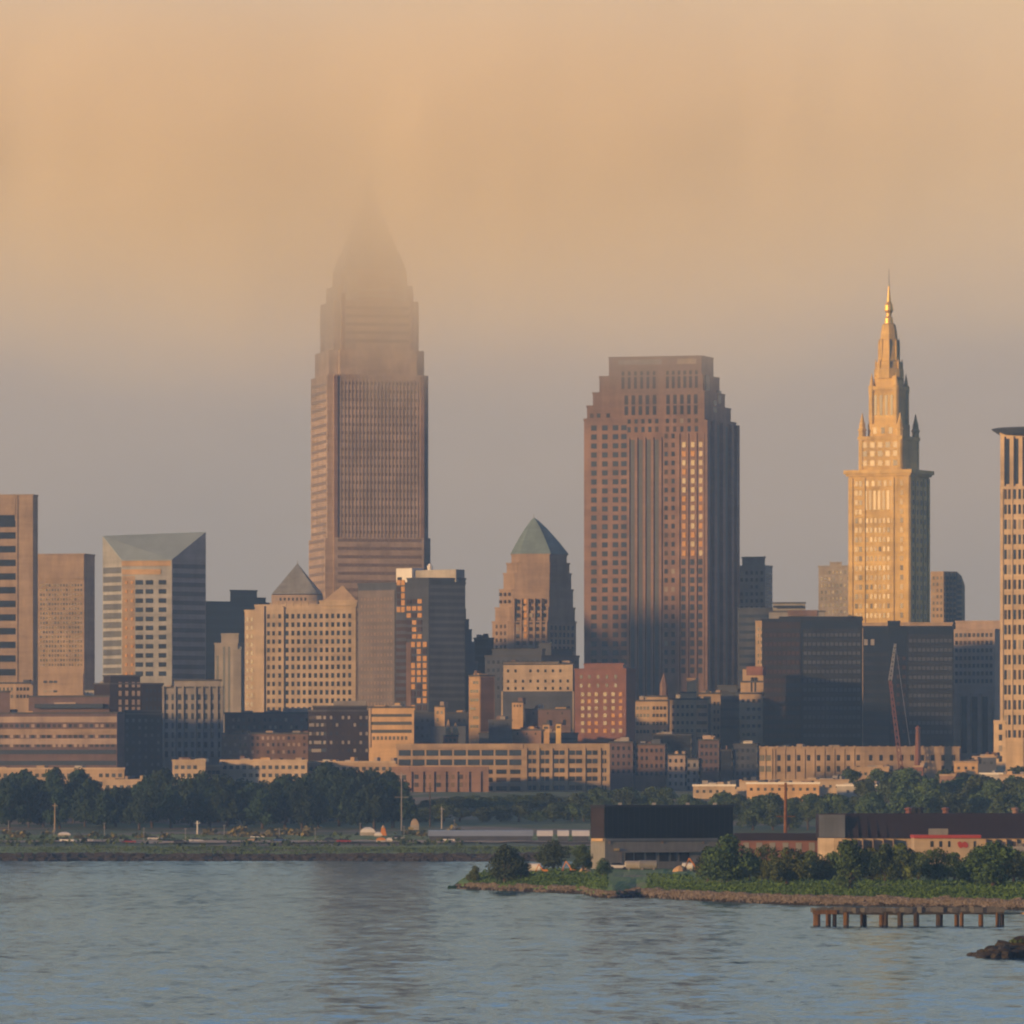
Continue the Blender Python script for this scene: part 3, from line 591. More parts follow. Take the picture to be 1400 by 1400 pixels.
# ---- blocks behind and beside
b = Bld('grid_block', 'grey gridded office block just behind the red granite tower', 'office block', 3700, 1005, [(1046, 22), (1057, -68)], 774, 'grey_stone', 'grey_stone')
b.sub(0, 1014, [(1045, 22)], 762, bottom=775, setback=1); b.win(0, span(1011, 1045, 5), seq(783, 9.6, 6), 3.6, 5, 'pane')
b.win(1, span(1047, 1056, 3), seq(786, 9.6, 6), 2.4, 5, 'pane_blue')
b = Bld('low_grey_block', 'plain blue grey block in front of the gridded office', 'office block', 3600, 1009, [(1062, 12)], 832, 'slate', 'slate'); b.band(0, 1011, 1060, seq(842, 11, 8), 4, 'pane_blue')
b = Bld('roof_plant_block', 'long flat grey roof block with brown plant room above the dark twin slabs', 'office block', 3500, 1052, [(1128, 16)], 836, 'roof_grey', 'roof_dark')
b.sub(0, 1056, [(1100, 16)], 824, bottom=837, setback=2); b.slab(0, 1078, 1118, 834, 842, .6, .5, 'plant_room', 'brick_brown'); b.band(0, 1058, 1098, [829], 3, 'pane')
b = Bld('grey_slab', 'mauve grey stone slab standing close behind the spired golden tower', 'office block', 3650, 1120, [(1164, 30)], 774, 'grey_stone', 'grey_stone'); b.sub(0, 1134, [(1150, 30)], 769, bottom=775, setback=1)
b.win(0, span(1122, 1163, 8), seq(782, 9, 8), 2.8, 4.4, 'pane')
b = Bld('curved_top_block', 'dark blue office with rounded shoulder and tan flank behind the spired tower', 'office block', 3600, 1273, [(1290, 32), (1309, -35), (1316, -45), (1321, -60)], [781, 781, 781, 787, 800], 'tan', 'slate', depth=14)
b.win(0, [1277, 1282, 1287], seq(790, 8.6, 7), 2.6, 4.5, 'pane'); b.band(1, 1291, 1309, seq(790, 7.5, 10), 4.6, 'pane_blue'); b.band(2, 1309, 1316, seq(794, 7.5, 9), 4.6, 'pane_blue')
for x in (1293, 1298, 1303, 1308): b.slab(1, x-.9, x+.9, 783, 870, .3, .3, 'rib', 'slate')
b = Bld('cream_strip_block', 'low cream block showing only its top between the dark slabs and golden tower', 'office block', 3420, 1172, [(1235, 20), (1302, 10)], 852, 'tan', 'tan')
b.win(0, span(1180, 1232, 8), [858], 2.5, 4, 'pane'); b.band(1, 1238, 1300, [857], 3, 'pane')

# ---- the dark twin slabs
b = Bld('dark_court_tower', 'huge windowless-looking navy block with slightly brown flank, taller of the dark pair', 'office block', 3250, 1042, [(1096, 8), (1179, 2)], 847, 'navy', 'charcoal', depth=30)
b.win(0, span(1045, 1094, 8), seq(868, 12.5, 12), 4.2, 5, 'flank_dark', proud=.45, jit=0); b.win(1, span(1098, 1177, 13), seq(868, 12.5, 12), 4.6, 5, 'slate', proud=.13, jit=0)
b.sub(0, 1066, [(1096, 8), (1178, 2)], 844, bottom=848, setback=1)
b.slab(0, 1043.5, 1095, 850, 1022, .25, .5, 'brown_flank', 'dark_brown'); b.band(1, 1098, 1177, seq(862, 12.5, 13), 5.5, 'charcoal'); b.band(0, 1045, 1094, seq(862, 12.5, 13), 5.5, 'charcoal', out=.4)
b = Bld('dark_annex_tower', 'navy block with recessed middle, lower right-hand one of the dark pair behind the crane', 'office block', 3235, 1180, [(1216, 4), (1240, -3), (1304, 1)], 857, 'navy', 'charcoal', depth=30)
b.win(2, span(1242, 1302, 10), seq(876, 12.5, 11), 4.6, 5, 'slate', proud=.13, jit=0); b.win(1, [1220, 1228, 1236], seq(900, 12.5, 9), 4.4, 5, 'flank_dark', jit=0)
b.sub(1, 1214, [(1231, -3)], 850, bottom=858, setback=1); b.rel(0, 1180, 1196, 856, 1022, -.1, 2)
b.win(0, [1184, 1193], [878], 5, 8, 'grey_stone', 'louvre'); b.band(2, 1242, 1302, seq(870, 12.5, 12), 5.5, 'charcoal'); b.band(0, 1181, 1215, seq(895, 12.5, 10), 5, 'charcoal')
b = Bld('tan_sliver', 'narrow sunlit tan block squeezed against the navy tower flank', 'office block', 3290, 1033, [(1047, 24)], 850, 'tan', 'tan'); b.win(0, [1037, 1041], seq(860, 9, 8), 1.8, 5, 'pane')

b = Bld('colonnade_block', 'brown office block with rows of windows above tall dark vertical openings', 'office block', 3330, 1303, [(1360, 20), (1370, -60)], 861, 'mauve_stone', 'mauve_stone')
b.sub(0, 1300, [(1366, 20)], 849, bottom=862, setback=9)
b.win(0, span(1306, 1358, 9), seq(868, 10.5, 7), 3.6, 5.4, mats=['pane', 'pane_warm', 'pane_blue'])
for x in (1319, 1333, 1347): b.slab(0, x-3.8, x+3.8, 952, 1030, .08, .4, 'tall_opening', 'pane_blue')
b.piers(0, [1312, 1326, 1340, 1354], 948, None, 4, .8); b.slab(0, 1348, 1368, 853, 1040, -10, 11, 'painted_dark_side', 'navy')  # navy slab puts the block's shaded side into colour

# ---- the tower at the frame's edge, with the disc cornice
b = Bld('disc_crown_tower', 'cream courthouse tower under a dark overhanging disc-like cornice at the photo edge', 'courthouse', 3150, 1369, [(1440, 17)], 592, 'court_cream', 'court_cream', depth=26)
z = b.z; Yc = 3150+12; cx = X(1417, Yc); s_ = Yc/F; q = MB()
q.lathe(cx, Yc, [(46*s_, z(594)), (52*s_, z(592)), (58*s_, z(588)), (61*s_, z(586)), (61.5*s_, z(585)), (58*s_, z(584)), (40*s_, z(583.3)), (0.5, z(583))], 40)
q.build('disc_cornice', M['slate'], b.root)
for x in (1379, 1391, 1403, 1415): b.slab(0, x-2.4, x+2.4, 599, 661, .06, .4, 'slot', 'pane')
b.piers(0, [1372.5, 1385, 1397, 1409, 1421], 596, 664, 5, 1.0); b.rel(0, 1369, 1440, 664, 668, .8)
ys = [672+20.6*i for i in range(17)]
b.win(0, [1376, 1381.2, 1388.5, 1395, 1401, 1408], [y+3 for y in ys], 3.4, 13, 'pane'); b.rel(0, 1384, 1385.8, 668, None, .35)
b.rel(0, 1369, 1373, 668, None, .4); b.sub(0, 1372, [(1440, 17)], 1010, setback=-6, depth=2)
b = Bld('courthouse_wing', 'low cream wing with three stacked windows at the foot of the disc-topped tower', 'courthouse wing', 3120, 1359, [(1375, 20)], 986, 'court_cream', 'court_cream', depth=16)
b.win(0, [1368], seq(994, 14.5, 4), 4.5, 8, 'pane'); b.rel(0, 1359, 1375, 986, 989, .5)

# ================================================================ the middle distance
def simple(name, label, Y, p0, facets, top, wall, rows=None, cat='building', win=('pane',), w=3.2, h=4.5, roof='roof_dark', n=None, bandm=None, **k):
    b = Bld(name, label, cat, Y, p0, facets, top, wall, roof, **k)
    x = p0
    for i, (p1, a) in enumerate(facets):
        if rows and abs(a) < 62:
            if bandm: b.band(i, x+1.5, p1-1.5, rows, h, bandm)
            else: b.win(i, span(x+1.5, p1-1.5, max(2, int((n or (p1-x)/7.0)))), rows, w, h, mats=list(win), skip=.06)
        x = p1
    rg = random.Random(int(p0*7+Y)); xs_ = [p0]+[f_[0] for f_ in facets]
    for k_ in range(rg.choice((3, 4, 5, 6)) if facets[-1][0]-p0 > 24 else 1):
        i = 0 if len(facets) == 1 else rg.choice([q for q, f_ in enumerate(facets) if abs(f_[1]) < 62])
        w_ = min(rg.uniform(3, 15), (xs_[i+1]-xs_[i])*.4); x = rg.uniform(xs_[i]+1, xs_[i+1]-w_-1); h_ = rg.uniform(3, 7.5) if w_ < 8 else rg.uniform(2.5, 5)
        d_ = rg.uniform(2.0, 5.0)
        b.slab(i, x, x+w_, top-h_, top+2, -d_, d_+4, 'chimney' if w_ < 4.5 else 'roof_house', rg.choice((wall, 'orange_stone', 'slate', 'mauve_stone', 'grey_stone', 'brick_brown', 'pale_concrete')))
    return b
b = simple('mid_block', 'shadowed grey block with setback attic below the cone-roofed tower', 3300, 663, [(740, 10), (792, -30)], 897, 'slate', [905, 916, 928, 940, 952], win=('pane_blue', 'pane'))
b.sub(0, 672, [(740, 10), (782, -30)], 888, bottom=898, setback=2); b.sub(0, 735, [(752, 10)], 880, bottom=898, setback=3)
b = simple('cream_windowed_block', 'cream block with small square windows in front of the cone-roofed tower', 3220, 688, [(783, 14)], 908, 'cream', [917, 931, 941], n=9, w=3.0, h=4)
b.sub(0, 688, [(763, 14)], 905, bottom=909, setback=.5); b.rel(0, 686, 785, 945, None, .8); b.band(0, 688, 783, [953, 966], 6, 'pane_blue'); b.slab(0, 688, 783, 945, 1000, .95, .3, 'lower_front', 'slate')
b = simple('tan_narrow_tower', 'narrow orange tan block beside the stepped glass office', 3240, 641, [(656, 24), (676, -30)], 924, 'orange_stone', [933, 945, 957, 969, 981, 993], n=3, w=3.6, h=4)
b.slab(1, 657, 675, 926, 1000, .3, .3, 'painted_shade_flank', 'brick_brown')  # brown slab paints the shade of this flank
simple('blue_shadow_block', 'small dark block with stepped roof tucked against the glass office foot', 3380, 648, [(675, -10)], 873, 'navy', [884, 896, 908], bandm='pane_blue', h=4)
b = simple('brick_apartment', 'dark red brick block whose upper windows glint gold', 3120, 786, [(856, 24), (869, -60)], 915, 'brick_red', None, roof='brick_red')
b.sub(0, 797, [(850, 24)], 908, bottom=916, setback=1.5); b.win(0, [797, 806, 815.5, 827.5, 838.5, 848.5], [949, 958.5, 968, 978, 988.5, 999], 4.6, 5.4, mats=['pane_glint', 'pane_painted_glint', 'pane_painted_glint', 'pane_warm'], tilt=1.6, jit=1.6)
b.win(0, [795, 806, 818, 830, 842], [925, 937], 3.6, 5, 'pane'); b.slab(0, 806, 838, 912, 921, 1.7-3.2, 4, 'roof_room', 'brick_brown')

b = simple('castle_block', 'tan castle-like block with pointed roof turret in front of the granite tower', 3200, 868, [(890, 24), (913, 18)], 958, 'tan', [968, 978, 989, 1000], n=4, w=3.4)
b.sub(0, 884, [(890, 24), (912, 18)], 952, bottom=959, setback=.5); p = b.pt(1, 904, -4)
MB().lathe(p[0], p[1], [(1.8, b.z(955)), (1.7, b.z(935)), (1.2, b.z(931)), (.15, b.z(920))], 6).build('turret', M['granite_brown'], b.root)
b = simple('chimney_block', 'tan stone block with a tall square chimney stack and small windows', 3180, 916, [(951, 20), (968, -35)], 956, 'tan', [966, 977, 988, 999, 1010], n=5, w=3.4)
b.sub(0, 930, [(951, 20)], 947, bottom=957, setback=.8)
p = b.pt(0, 944, -3); MB().obox(p, R(-20), 2.0, 2.0, b.z(952), b.z(927)).build('chimney', M['orange_stone'], b.root)
b = simple('banded_block', 'tan and blue striped narrow block right of the chimney stack', 3230, 951, [(985, 10)], 948, 'tan', None)
for x0, x1 in ((953, 958), (962, 972)): b.slab(0, x0, x1, 952, 1015, .1, .3, 'window_strip', 'pane_blue')
b.win(0, [977, 982], seq(962, 11, 5), 3, 5, 'pane')
b = simple('plain_blue_block', 'plain shaded block between the striped block and the tall tan block', 3260, 983, [(1013, 6)], 946, 'slate', [958, 970, 982, 994], bandm='pane_blue', h=4); b.sub(0, 981, [(1008, 20)], 938, bottom=947, setback=.6)
b = simple('tan_stepped_block', 'tan block with stepped gabled top beside the dark navy tower', 3210, 1011, [(1043, 20)], 948, 'tan', [958, 969.5, 981, 992.5, 1004], n=4, w=4)
b.sub(0, 1012, [(1043, 20)], 932, bottom=949, setback=.8); b.sub(0, 1014, [(1042, 20)], 914, bottom=933, setback=1.6); b.slab(0, 1020, 1042, 911, 923, -.8, 6, 'tile_roof', 'brick_red')
for x in (1027, 1032): b.slab(0, x-1.2, x+1.2, 926, 946, -.7, 1.8, 'slot', 'pane')

b = simple('low_tan_range', 'long two storey tan stone range with tall windows at the navy towers foot', 3060, 1037, [(1058, 24), (1182, 15), (1312, 2)], 1022, 'tan', [1036, 1051], w=4.6, h=8, n=9, roof='tan', depth=12)
for i_, xs_ in ((0, (1040, 1050)), (1, seq(1064, 10.5, 11)), (2, seq(1190, 12, 10))):
    for x in xs_: b.slab(i_, x-1.6, x+1.6, 1019.5, 1023, .3, .6, 'parapet_post', 'tan')
b.piers(0, [1038.5, 1048, 1057], 1024, None, 1.6, .4); b.piers(1, seq(1061, 13.4, 9), 1024, None, 1.6, .4)
b = simple('red_spired_church', 'little reddish church with twin pointed spires', 3080, 606, [(626, 18)], 1006, 'brick_red', [1012], cat='church', depth=14, n=3)
for x in (611, 621):
    p = b.pt(0, x, -1.6); MB().lathe(p[0], p[1], [(1.5, b.zb), (1.5, b.z(998)), (1.7, b.z(997)), (.1, b.z(983 if x < 615 else 988))], 4, rot=R(45)).build('steeple', M['orange_stone'], b.root)
b = simple('cream_cube_house', 'small sunlit cream cube on a dark base left of the twin spires', 3150, 594, [(608, 24)], 966, 'orange_stone', [974, 984], n=2, w=3, depth=8); b.slab(0, 592, 640, 993, 1030, 2.5, .5, 'dark_base', 'slate')
simple('shadow_hall', 'dark hall with rows of tiny windows beside the twin spires', 3180, 565, [(640, 8)], 975, 'slate', [985, 995, 1006], win=('pane_blue', 'pane'), n=10)

# left side clutter
b = simple('mauve_warehouse', 'long mauve banded low block at the photo edge under dark flat roofs', 3000, -40, [(160, 14), (169, -70)], 975, 'brick_purple', None)  # dark mauve wall colour stands in for the shade on this block
for y, c_ in ((983, 'mauve_stone'), (1000, 'buff'), (1013, 'mauve_stone')): b.slab(0, -38, 160, y-3.5, y+4.5, .3, .3, 'stone_band', c_)
b.band(0, -38, 159, [1028, 1043], 6, 'pane_blue'); b.win(0, span(-20, 158, 24), [992, 1006.5, 1019], 4.4, 4.5, mats=['pane_warm', 'pane', 'pane_blue', 'mauve_stone'])
b.sub(0, 34, [(146, 14)], 952, bottom=976, setback=3); b.sub(0, -30, [(9, 14)], 945, bottom=976, setback=2)
b.band(0, 45, 140, [965], 6, 'pane_blue', 'clerestory', out=-2.7); b.slab(0, 70, 100, 960, 966, -2.5, 4, 'roof_house', 'mauve_stone')
simple('roof_cabin_block', 'small orange tan roof block below the brown slab tower', 3160, -5, [(20, 20), (42, 10)], 934, 'buff', [942, 952], n=4, w=3)
simple('cream_roof_house', 'thin cream roof house right of the fine-windowed tower base', 3200, 115, [(147, 22)], 943, 'pale_concrete', [947], n=5, w=2.5, h=2.5)
b = simple('dark_brick_block', 'dark navy brick block with faint mauve windows behind the tree belt', 3010, 146, [(168, 10), (221, -25)], 976, 'charcoal', seq(985, 10, 8), win=('slate', 'band_grey', 'flank_dark'), n=6)
b.sub(1, 172, [(220, -25)], 972, bottom=977, setback=1)
b = simple('stepped_dark_block', 'tall dark mauve block with stepped roof beneath the sloped-roof tower', 3100, 128, [(150, 20), (194, -12), (222, -20)], 935, 'dark_brown', None)
b.sub(0, 140, [(150, 20), (190, -12)], 924, bottom=936, setback=1); b.win(1, [164, 173, 182, 189], [936, 948, 960, 970], 4, 7, 'mauve_stone'); b.win(2, span(197, 220, 4), [944, 956, 968], 3, 5, 'pane_blue')
b = simple('pier_front_block', 'grey warehouse with pale vertical piers and dark window columns', 3080, 221, [(305, 12)], 940, 'grey_stone', seq(953, 13, 7), n=9, w=4.2, h=8, win=('pane', 'pane_blue'))
b.piers(0, [223, 239, 250, 267, 277, 287, 297, 304], 938, None, 2.8, .8); b.sub(0, 235, [(300, 12)], 930, bottom=941, setback=3)
simple('brown_long_block', 'long brown brick loft block under the cream office block', 3040, 302, [(340, 18), (421, 6)], 1003, 'brick_brown', [1009, 1018, 1028], win=('pane', 'pane_warm', 'mauve_stone'))
b = simple('upper_brown_block', 'mauve brick block with a row of small windows directly under the cream office', 3110, 306, [(425, 10)], 975, 'brick_purple', [984, 994, 1004], win=('band_grey', 'mauve_stone', 'pane'), n=16)
b.slab(0, 385, 420, 968, 976, -2, 4, 'roof_house', 'mauve_stone')
b = simple('dark_loft_block', 'dark brick loft with scattered pale windows beside the striped gold block', 3020, 421, [(447, 16), (507, 2)], 972, 'dark_brown', [981, 991, 1003, 1015, 1026], win=('pane_blue', 'pane_warm', 'grey_stone', 'grey_stone'), n=7)
b.sub(0, 426, [(447, 16), (500, 2)], 966, bottom=973, setback=1.5); b.slab(1, 455, 500, 958, 967, -4, 6, 'roof_plant', 'grey_stone')
b = simple('striped_gold_block', 'small golden block with four bright horizontal bands', 2980, 504, [(566, 20)], 967, 'orange_stone', None, roof='roof_dark')
b.slab(0, 505, 563, 976, 980, .1, .3, 'window_band', 'pane'); b.slab(0, 505, 563, 986.5, 991, .1, .3, 'window_band', 'pane'); b.slab(0, 505, 563, 997.5, 1002, .1, .3, 'window_band', 'pane')
b.win(0, span(508, 558, 9), [1009], 3.4, 5, 'pane_warm'); b.slab(0, 504, 507, 968, 1022, .4, .3, 'end_pier', 'buff')
simple('rooftop_terrace_block', 'low grey roofs with scattered small roof rooms behind the long warehouse', 3100, 655, [(790, 6)], 1003, 'slate', [1010], bandm='pane_blue', h=3, depth=8)
for (x0, x1, t, col, lab) in ((668, 700, 985, 'slate', 'dark low roof house on the grey roofs'), (742, 751, 990, 'orange_stone', 'orange lit roof stub on the grey roofs beside the brick block'), (760, 767, 989, 'gold_stone', 'small yellow stub nearest the brick block'), (700, 740, 998, 'granite_brown', 'reddish low shed on the grey roofs'), (700, 715, 960, 'orange_stone', 'orange narrow gable below the cream windowed block'), (718, 780, 970, 'brick_purple', 'muted brown block under the cream windowed block')):
    simple('roof_house', lab, 3070 if t > 980 else 3160, x0, [(x1, 20)], t, col, [t+5], n=3, w=2, h=3, depth=6)

# brick row to the right of the long warehouse
for (x0, x1, t, col, lab) in ((833, 868, 1015, 'brick_purple', 'muted purple brick row house abutting the long warehouse'), (866, 912, 1018, 'brick_brown', 'brown brick house below the castle-like block'), (911, 940, 1032, 'mauve_stone', 'pale mauve low house in the brick row'), (936, 958, 1038, 'grey_stone', 'grey gabled low house in the brick row'), (955, 986, 1012, 'brick_purple', 'tall purple brick house right of the grey house'), (985, 1004, 1026, 'charcoal', 'black narrow house in the brick row'), (1003, 1038, 1018, 'slate', 'blue grey house at the brick row end beside tan range'), (893, 948, 1005, 'charcoal', 'dark roofed hall behind the brick row')):
    simple('row_house', lab, 2990 if t > 1006 else 3110, x0, [(x1-3, 8), (x1, -60)], t, col, seq(t+8, 10.5, 4), win=('pane', 'pane_blue'), w=3.2, h=5, depth=10)

# the long warehouse and its neighbours
b = Bld('long_warehouse', 'long tan warehouse with bright cornice, ribbon windows and gridded piers', 'warehouse', 2900, 541, [(716, 14), (834, 13)], 1018, 'tan', 'tan', depth=22)
b.rel(0, 541, 716, 1017, 1023, .8); b.rel(1, 716, 834, 1017, 1023, .5)
b.win(0, span(543, 714, 9), [1029, 1042], 16.5, 8, 'pane_blue', 'ribbon_window'); b.win(0, span(543, 714, 9), [1055, 1066, 1078, 1090], 14, 6, 'pane', 'ribbon_window')
px = [719, 736, 754, 775, 799, 820, 832]
b.piers(1, px, 1018, None, 4.2, .6)
for a_, c_ in zip(px, px[1:]):
    wd = (c_-a_-5)/2
    b.win(1, [a_+2.5+wd*.5, a_+2.5+wd*1.5], [1029, 1040.5, 1053, 1064.5, 1077], wd-1.2, 6.2, mats=['pane', 'pane_blue'])
b = Bld('front_warehouse', 'lower red tan warehouse with bright roofline standing before the long warehouse', 'warehouse', 2860, 536, [(560, 20), (668, 12)], 1049, 'granite_brown', 'orange_stone', depth=14)
b.rel(0, 536, 560, 1048, 1055, .6); b.rel(1, 560, 668, 1048, 1055, .6)
b.win(1, span(564, 645, 8), [1062, 1073], 6, 6, mats=['pane_warm', 'pane_glint', 'pane'], tilt=4); b.piers(1, [561, 577, 592, 608, 624, 640, 656], 1055, None, 4, .8); b.win(1, span(564, 664, 8), [1087, 1098], 6, 8, 'pane')
b.win(0, [543, 552], [1063, 1075, 1087], 6, 7, 'pane')
for (x0, x1, t, col, lab, Y) in ((300, 420, 1040, 'cream', 'long cream low building with blue windows above the tree belt', 2880), (418, 540, 1042, 'tan', 'tan low wall-like building above the tree belt beside the front warehouse', 2890), (235, 281, 1040, 'cream', 'small cream striped pavilion above the tree belt', 2870), (-20, 170, 1051, 'tan', 'thin tan low building under the mauve banded block', 2890), (140, 192, 1067, 'cream', 'cream little house half hidden in the tree belt', 2760), (282, 302, 1047, 'buff', 'buff low link beside the cream striped pavilion', 2885)):
    simple('low_building', lab, Y, x0, [(x1, 17)], t, col, [t+9, t+20], win=('pane', 'pane_blue'), n=max(3, (x1-x0)//9), w=5, h=5, roof='cream', depth=10, base=14)
# low sunlit buildings among the trees on the right
for (x0, x1, t, bt, col, lab, Y) in ((948, 1005, 1074, 0, 'cream', 'pale low shed right above the black-roofed shed', 2760), (1000, 1075, 1069, 0, 'cream', 'cream flat shed with small dark windows among trees', 2780), (1022, 1120, 1071, 0, 'orange_stone', 'bright gold low shed under a pale roof', 2740), (1075, 1160, 1067, 0, 'cream', 'cream long shed between golden shed and round trees', 2790), (1145, 1212, 1074, 0, 'pale_concrete', 'pale grey shed beside the tallest round tree', 2770), (1170, 1215, 1050, 0, 'tan', 'tan low roof below the tan stone range', 2950), (1248, 1262, 1048, 0, 'brick_red', 'little red brick house in front of navy annex', 2930), (1305, 1337, 1042, 0, 'orange_stone', 'orange twin gabled house below the colonnade block', 2950), (1285, 1306, 1060, 0, 'granite_brown', 'pinkish small roof among trees', 2850), (1340, 1372, 1058, 0, 'pale_concrete', 'pale flat roof below the courthouse wing', 2880), (1368, 1420, 1060, 0, 'cream', 'cream low roof cut by the photo edge', 2860), (1330, 1362, 1035, 0, 'slate', 'small blue grey block between gabled house and courthouse wing', 3000)):
    simple('low_shed', lab, Y, x0, [(x1, 20)], t, col, [t+8], win=('pane', 'pane_blue'), n=max(3, (x1-x0)//9), w=3.5, h=4, roof='white_paint' if 'bright' in lab or 'pale' in lab else 'tan', depth=8, base=12)
for b in ALL: b.finish()

# ---- the lattice crane before the dark slabs
def crane():
    Y = 3050; z = lambda p: Z(p, Y); x = lambda p: X(p, Y)
    root = empty('lattice_crane', (x(1228), Y, 20), 'slender red and white lattice crane boom against the navy block', 'crane')
    A = Vector((x(1232), Y, z(1052))); B = Vector((x(1217), Y, z(930))); C = Vector((x(1224), Y, z(880)))
    def lattice(p, q, r, name, mat, n):
        m = MB(); d = (q-p); u = Vector((1, 0, 0))*r; v = Vector((0, 1, 0))*r
        cs = [u+v, u-v, -u-v, -u+v]
        for c in cs: m.tube(p+c, q+c*.6, .22, .18, 4)
        for i in range(n):
            for k in range(4): m.tube(p+d*i/n+cs[k]*(1-.4*i/n), p+d*(i+1)/n+cs[(k+1) % 4]*(1-.4*(i+1)/n), .14, .14, 3)
        return m.build(name, M[mat], root)
    lattice(A, B, .8, 'boom', 'crane_red', 14); lattice(B, C, .6, 'jib', 'steel', 8)
    MB().box(x(1225), x(1240), Y-3, Y+3, 20, z(1062)).box(x(1228), x(1236), Y-2, Y+2, z(1062), z(1050)).build('crane_base', M['crane_red'], root)
    m = MB().tube(C, (x(1247), Y, z(1040)), .12, .12, 3).build('stay_cable', M['steel'], root)
    rt = empty('red_mast', (x(1255), Y, 20), 'short brick-red mast right of the lattice crane', 'mast')
    MB().lathe(x(1255), Y, [(1.6, 19), (1.2, z(1030)), (.9, z(1000)), (.5, z(996))], 8).build('shaft', M['brick_red'], rt); MB().lathe(x(1255), Y, [(.9, z(998)), (1.1, z(995)), (.2, z(992))], 8).build('cap', M['crane_red'], rt)
crane()
# ---------------------------------------------------------------- trees
def tree_proto(seed, H, Wd, leaf, n, low=.12, lobes=16):
    rnd = random.Random(seed); m = MB()
    L_ = []
    for i in range(lobes):
        t = rnd.random(); zc = H*(low+.14+(.82-low-.14)*t); prof = math.sin(math.pi*min(1, .22+.70*t))**.7
        a = rnd.uniform(0, 6.283); r = Wd*.5*prof*rnd.uniform(.25, .95); L_.append((r*math.cos(a), r*math.sin(a), zc, rnd.uniform(.17, .27)*Wd*(.75+.4*prof)))
    L_.append((0, 0, H*.84, Wd*.2)); L_.append((0, 0, H*.55, Wd*.28))
    for k in range(n):
        cx, cy, cz, r = L_[rnd.randrange(len(L_))]
        d = Vector((rnd.gauss(0, 1), rnd.gauss(0, 1), rnd.gauss(0, 1))).normalized(); rr = r*rnd.uniform(.55, 1.08)
        p = Vector((cx, cy, cz))+Vector((d.x*rr, d.y*rr, d.z*rr*.82))
        nrm = (d+Vector((rnd.gauss(0, .6), rnd.gauss(0, .6), rnd.gauss(0, .6)))).normalized(); u = nrm.orthogonal().normalized(); v = nrm.cross(u)
        an = rnd.uniform(0, 6.283); u, v = u*math.cos(an)+v*math.sin(an), v*math.cos(an)-u*math.sin(an)
        s = leaf*rnd.uniform(.6, 1.3)
        m.add([p-u*s-v*s*.6, p+u*s*.4-v*s, p+u*s+v*s*.5, p-u*s*.3+v*s*.9], [(0, 1, 2, 3)])
    t = MB(); r0 = Wd*.035+.1
    t.loft([[(r*math.cos(i*math.pi/3.5)+ox, r*math.sin(i*math.pi/3.5), z) for i in range(7)] for r, z, ox in ((r0*1.5, -1.2, 0), (r0*1.05, H*.08, 0), (r0*.85, H*.3, .1), (r0*.45, H*.7, .0))])
    for k in range(6):
        a = k*1.05+rnd.random(); z0 = H*rnd.uniform(.18, .4); rr = Wd*rnd.uniform(.22, .36)
        t.tube((0, 0, z0), (rr*math.cos(a), rr*math.sin(a), z0+H*rnd.uniform(.15, .3)), r0*.42, r0*.12, 5)
    return m, t
PROT = {}
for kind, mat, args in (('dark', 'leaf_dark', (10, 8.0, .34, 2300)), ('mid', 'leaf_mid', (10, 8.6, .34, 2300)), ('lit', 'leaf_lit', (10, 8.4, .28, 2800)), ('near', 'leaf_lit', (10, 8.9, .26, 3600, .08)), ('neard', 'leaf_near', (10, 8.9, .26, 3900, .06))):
    for v in range(5):
        m, t = tree_proto(11*v+len(kind)*5, *args, lobes=9+3*v)
        PROT[kind, v] = (m.mesh('crown', M[mat]), t.mesh('trunk', M['bark']))
def tree(kind, px, top, basepx, wpx, Y, label, group=None, z0=None, name='tree'):
    zb = z0 if z0 is not None else Z(basepx, Y); h = Z(top, Y)-zb; wd = wpx*Y/F
    c, t = PROT[kind, random.randrange(5)]
    r = empty(name, (X(px, Y), Y, zb), label, 'tree', group)
    r.rotation_euler = (0, 0, random.uniform(0, 6.28)); r.scale = (wd/8.6*random.uniform(.88, 1.15), wd/8.6, h/9.6)
    link('crown', c, r); link('trunk', t, r)
rt = random.Random(5)
def on_land(Y, px): return far_z(X(px, Y), Y)
G1 = 'trees of the dark belt along the far shore'; LB1 = 'dense dark green tree in the dark belt along the far shore'
x = -12
while x < 548:
    for row, (Y, dt) in enumerate(((2500, 10), (2560, 2), (2610, 0))):
        px = x+rt.uniform(-6, 6)+row*9
        if px > 545: continue
        top = {0: 1072, 1: 1064, 2: 1058}[row]+rt.uniform(-9, 10)
        if 130 < px < 200: top = max(top, 1077)
        if 205 < px < 235: top -= 6
        tree('dark', px, top, 0, rt.uniform(38, 56), Y+rt.uniform(-15, 15), LB1, G1, z0=on_land(Y, px)-.5)
    x += 25
tree('dark', 447, 1041, 0, 56, 2600, 'tallest dark tree of the far belt, standing above its neighbours', z0=on_land(2600, 447)-.5)
tree('dark', 512, 1056, 0, 60, 2590, 'broad dark tree ending the far belt beside the front warehouse', z0=on_land(2590, 512)-.5)
tree('dark', 470, 1052, 0, 50, 2595, 'dark tree leaning on the tallest tree of the far belt', z0=on_land(2595, 470)-.5)
G2 = 'mid green trees before the long warehouse'
x = 585
while x < 838:
    for row, (Y, t0) in enumerate(((2560, 1102), (2640, 1093), (2700, 1087))):
        px = x+rt.uniform(-6, 6)+row*8
        tree('mid', px, t0+rt.uniform(-5, 6)-(6 if px > 770 else 0), 0, rt.uniform(30, 44), Y, 'mid green tree in the rows before the long warehouse', G2, z0=on_land(Y, px)-.5)
    x += 24
G3 = 'trees behind the black-roofed shed'
x = 845
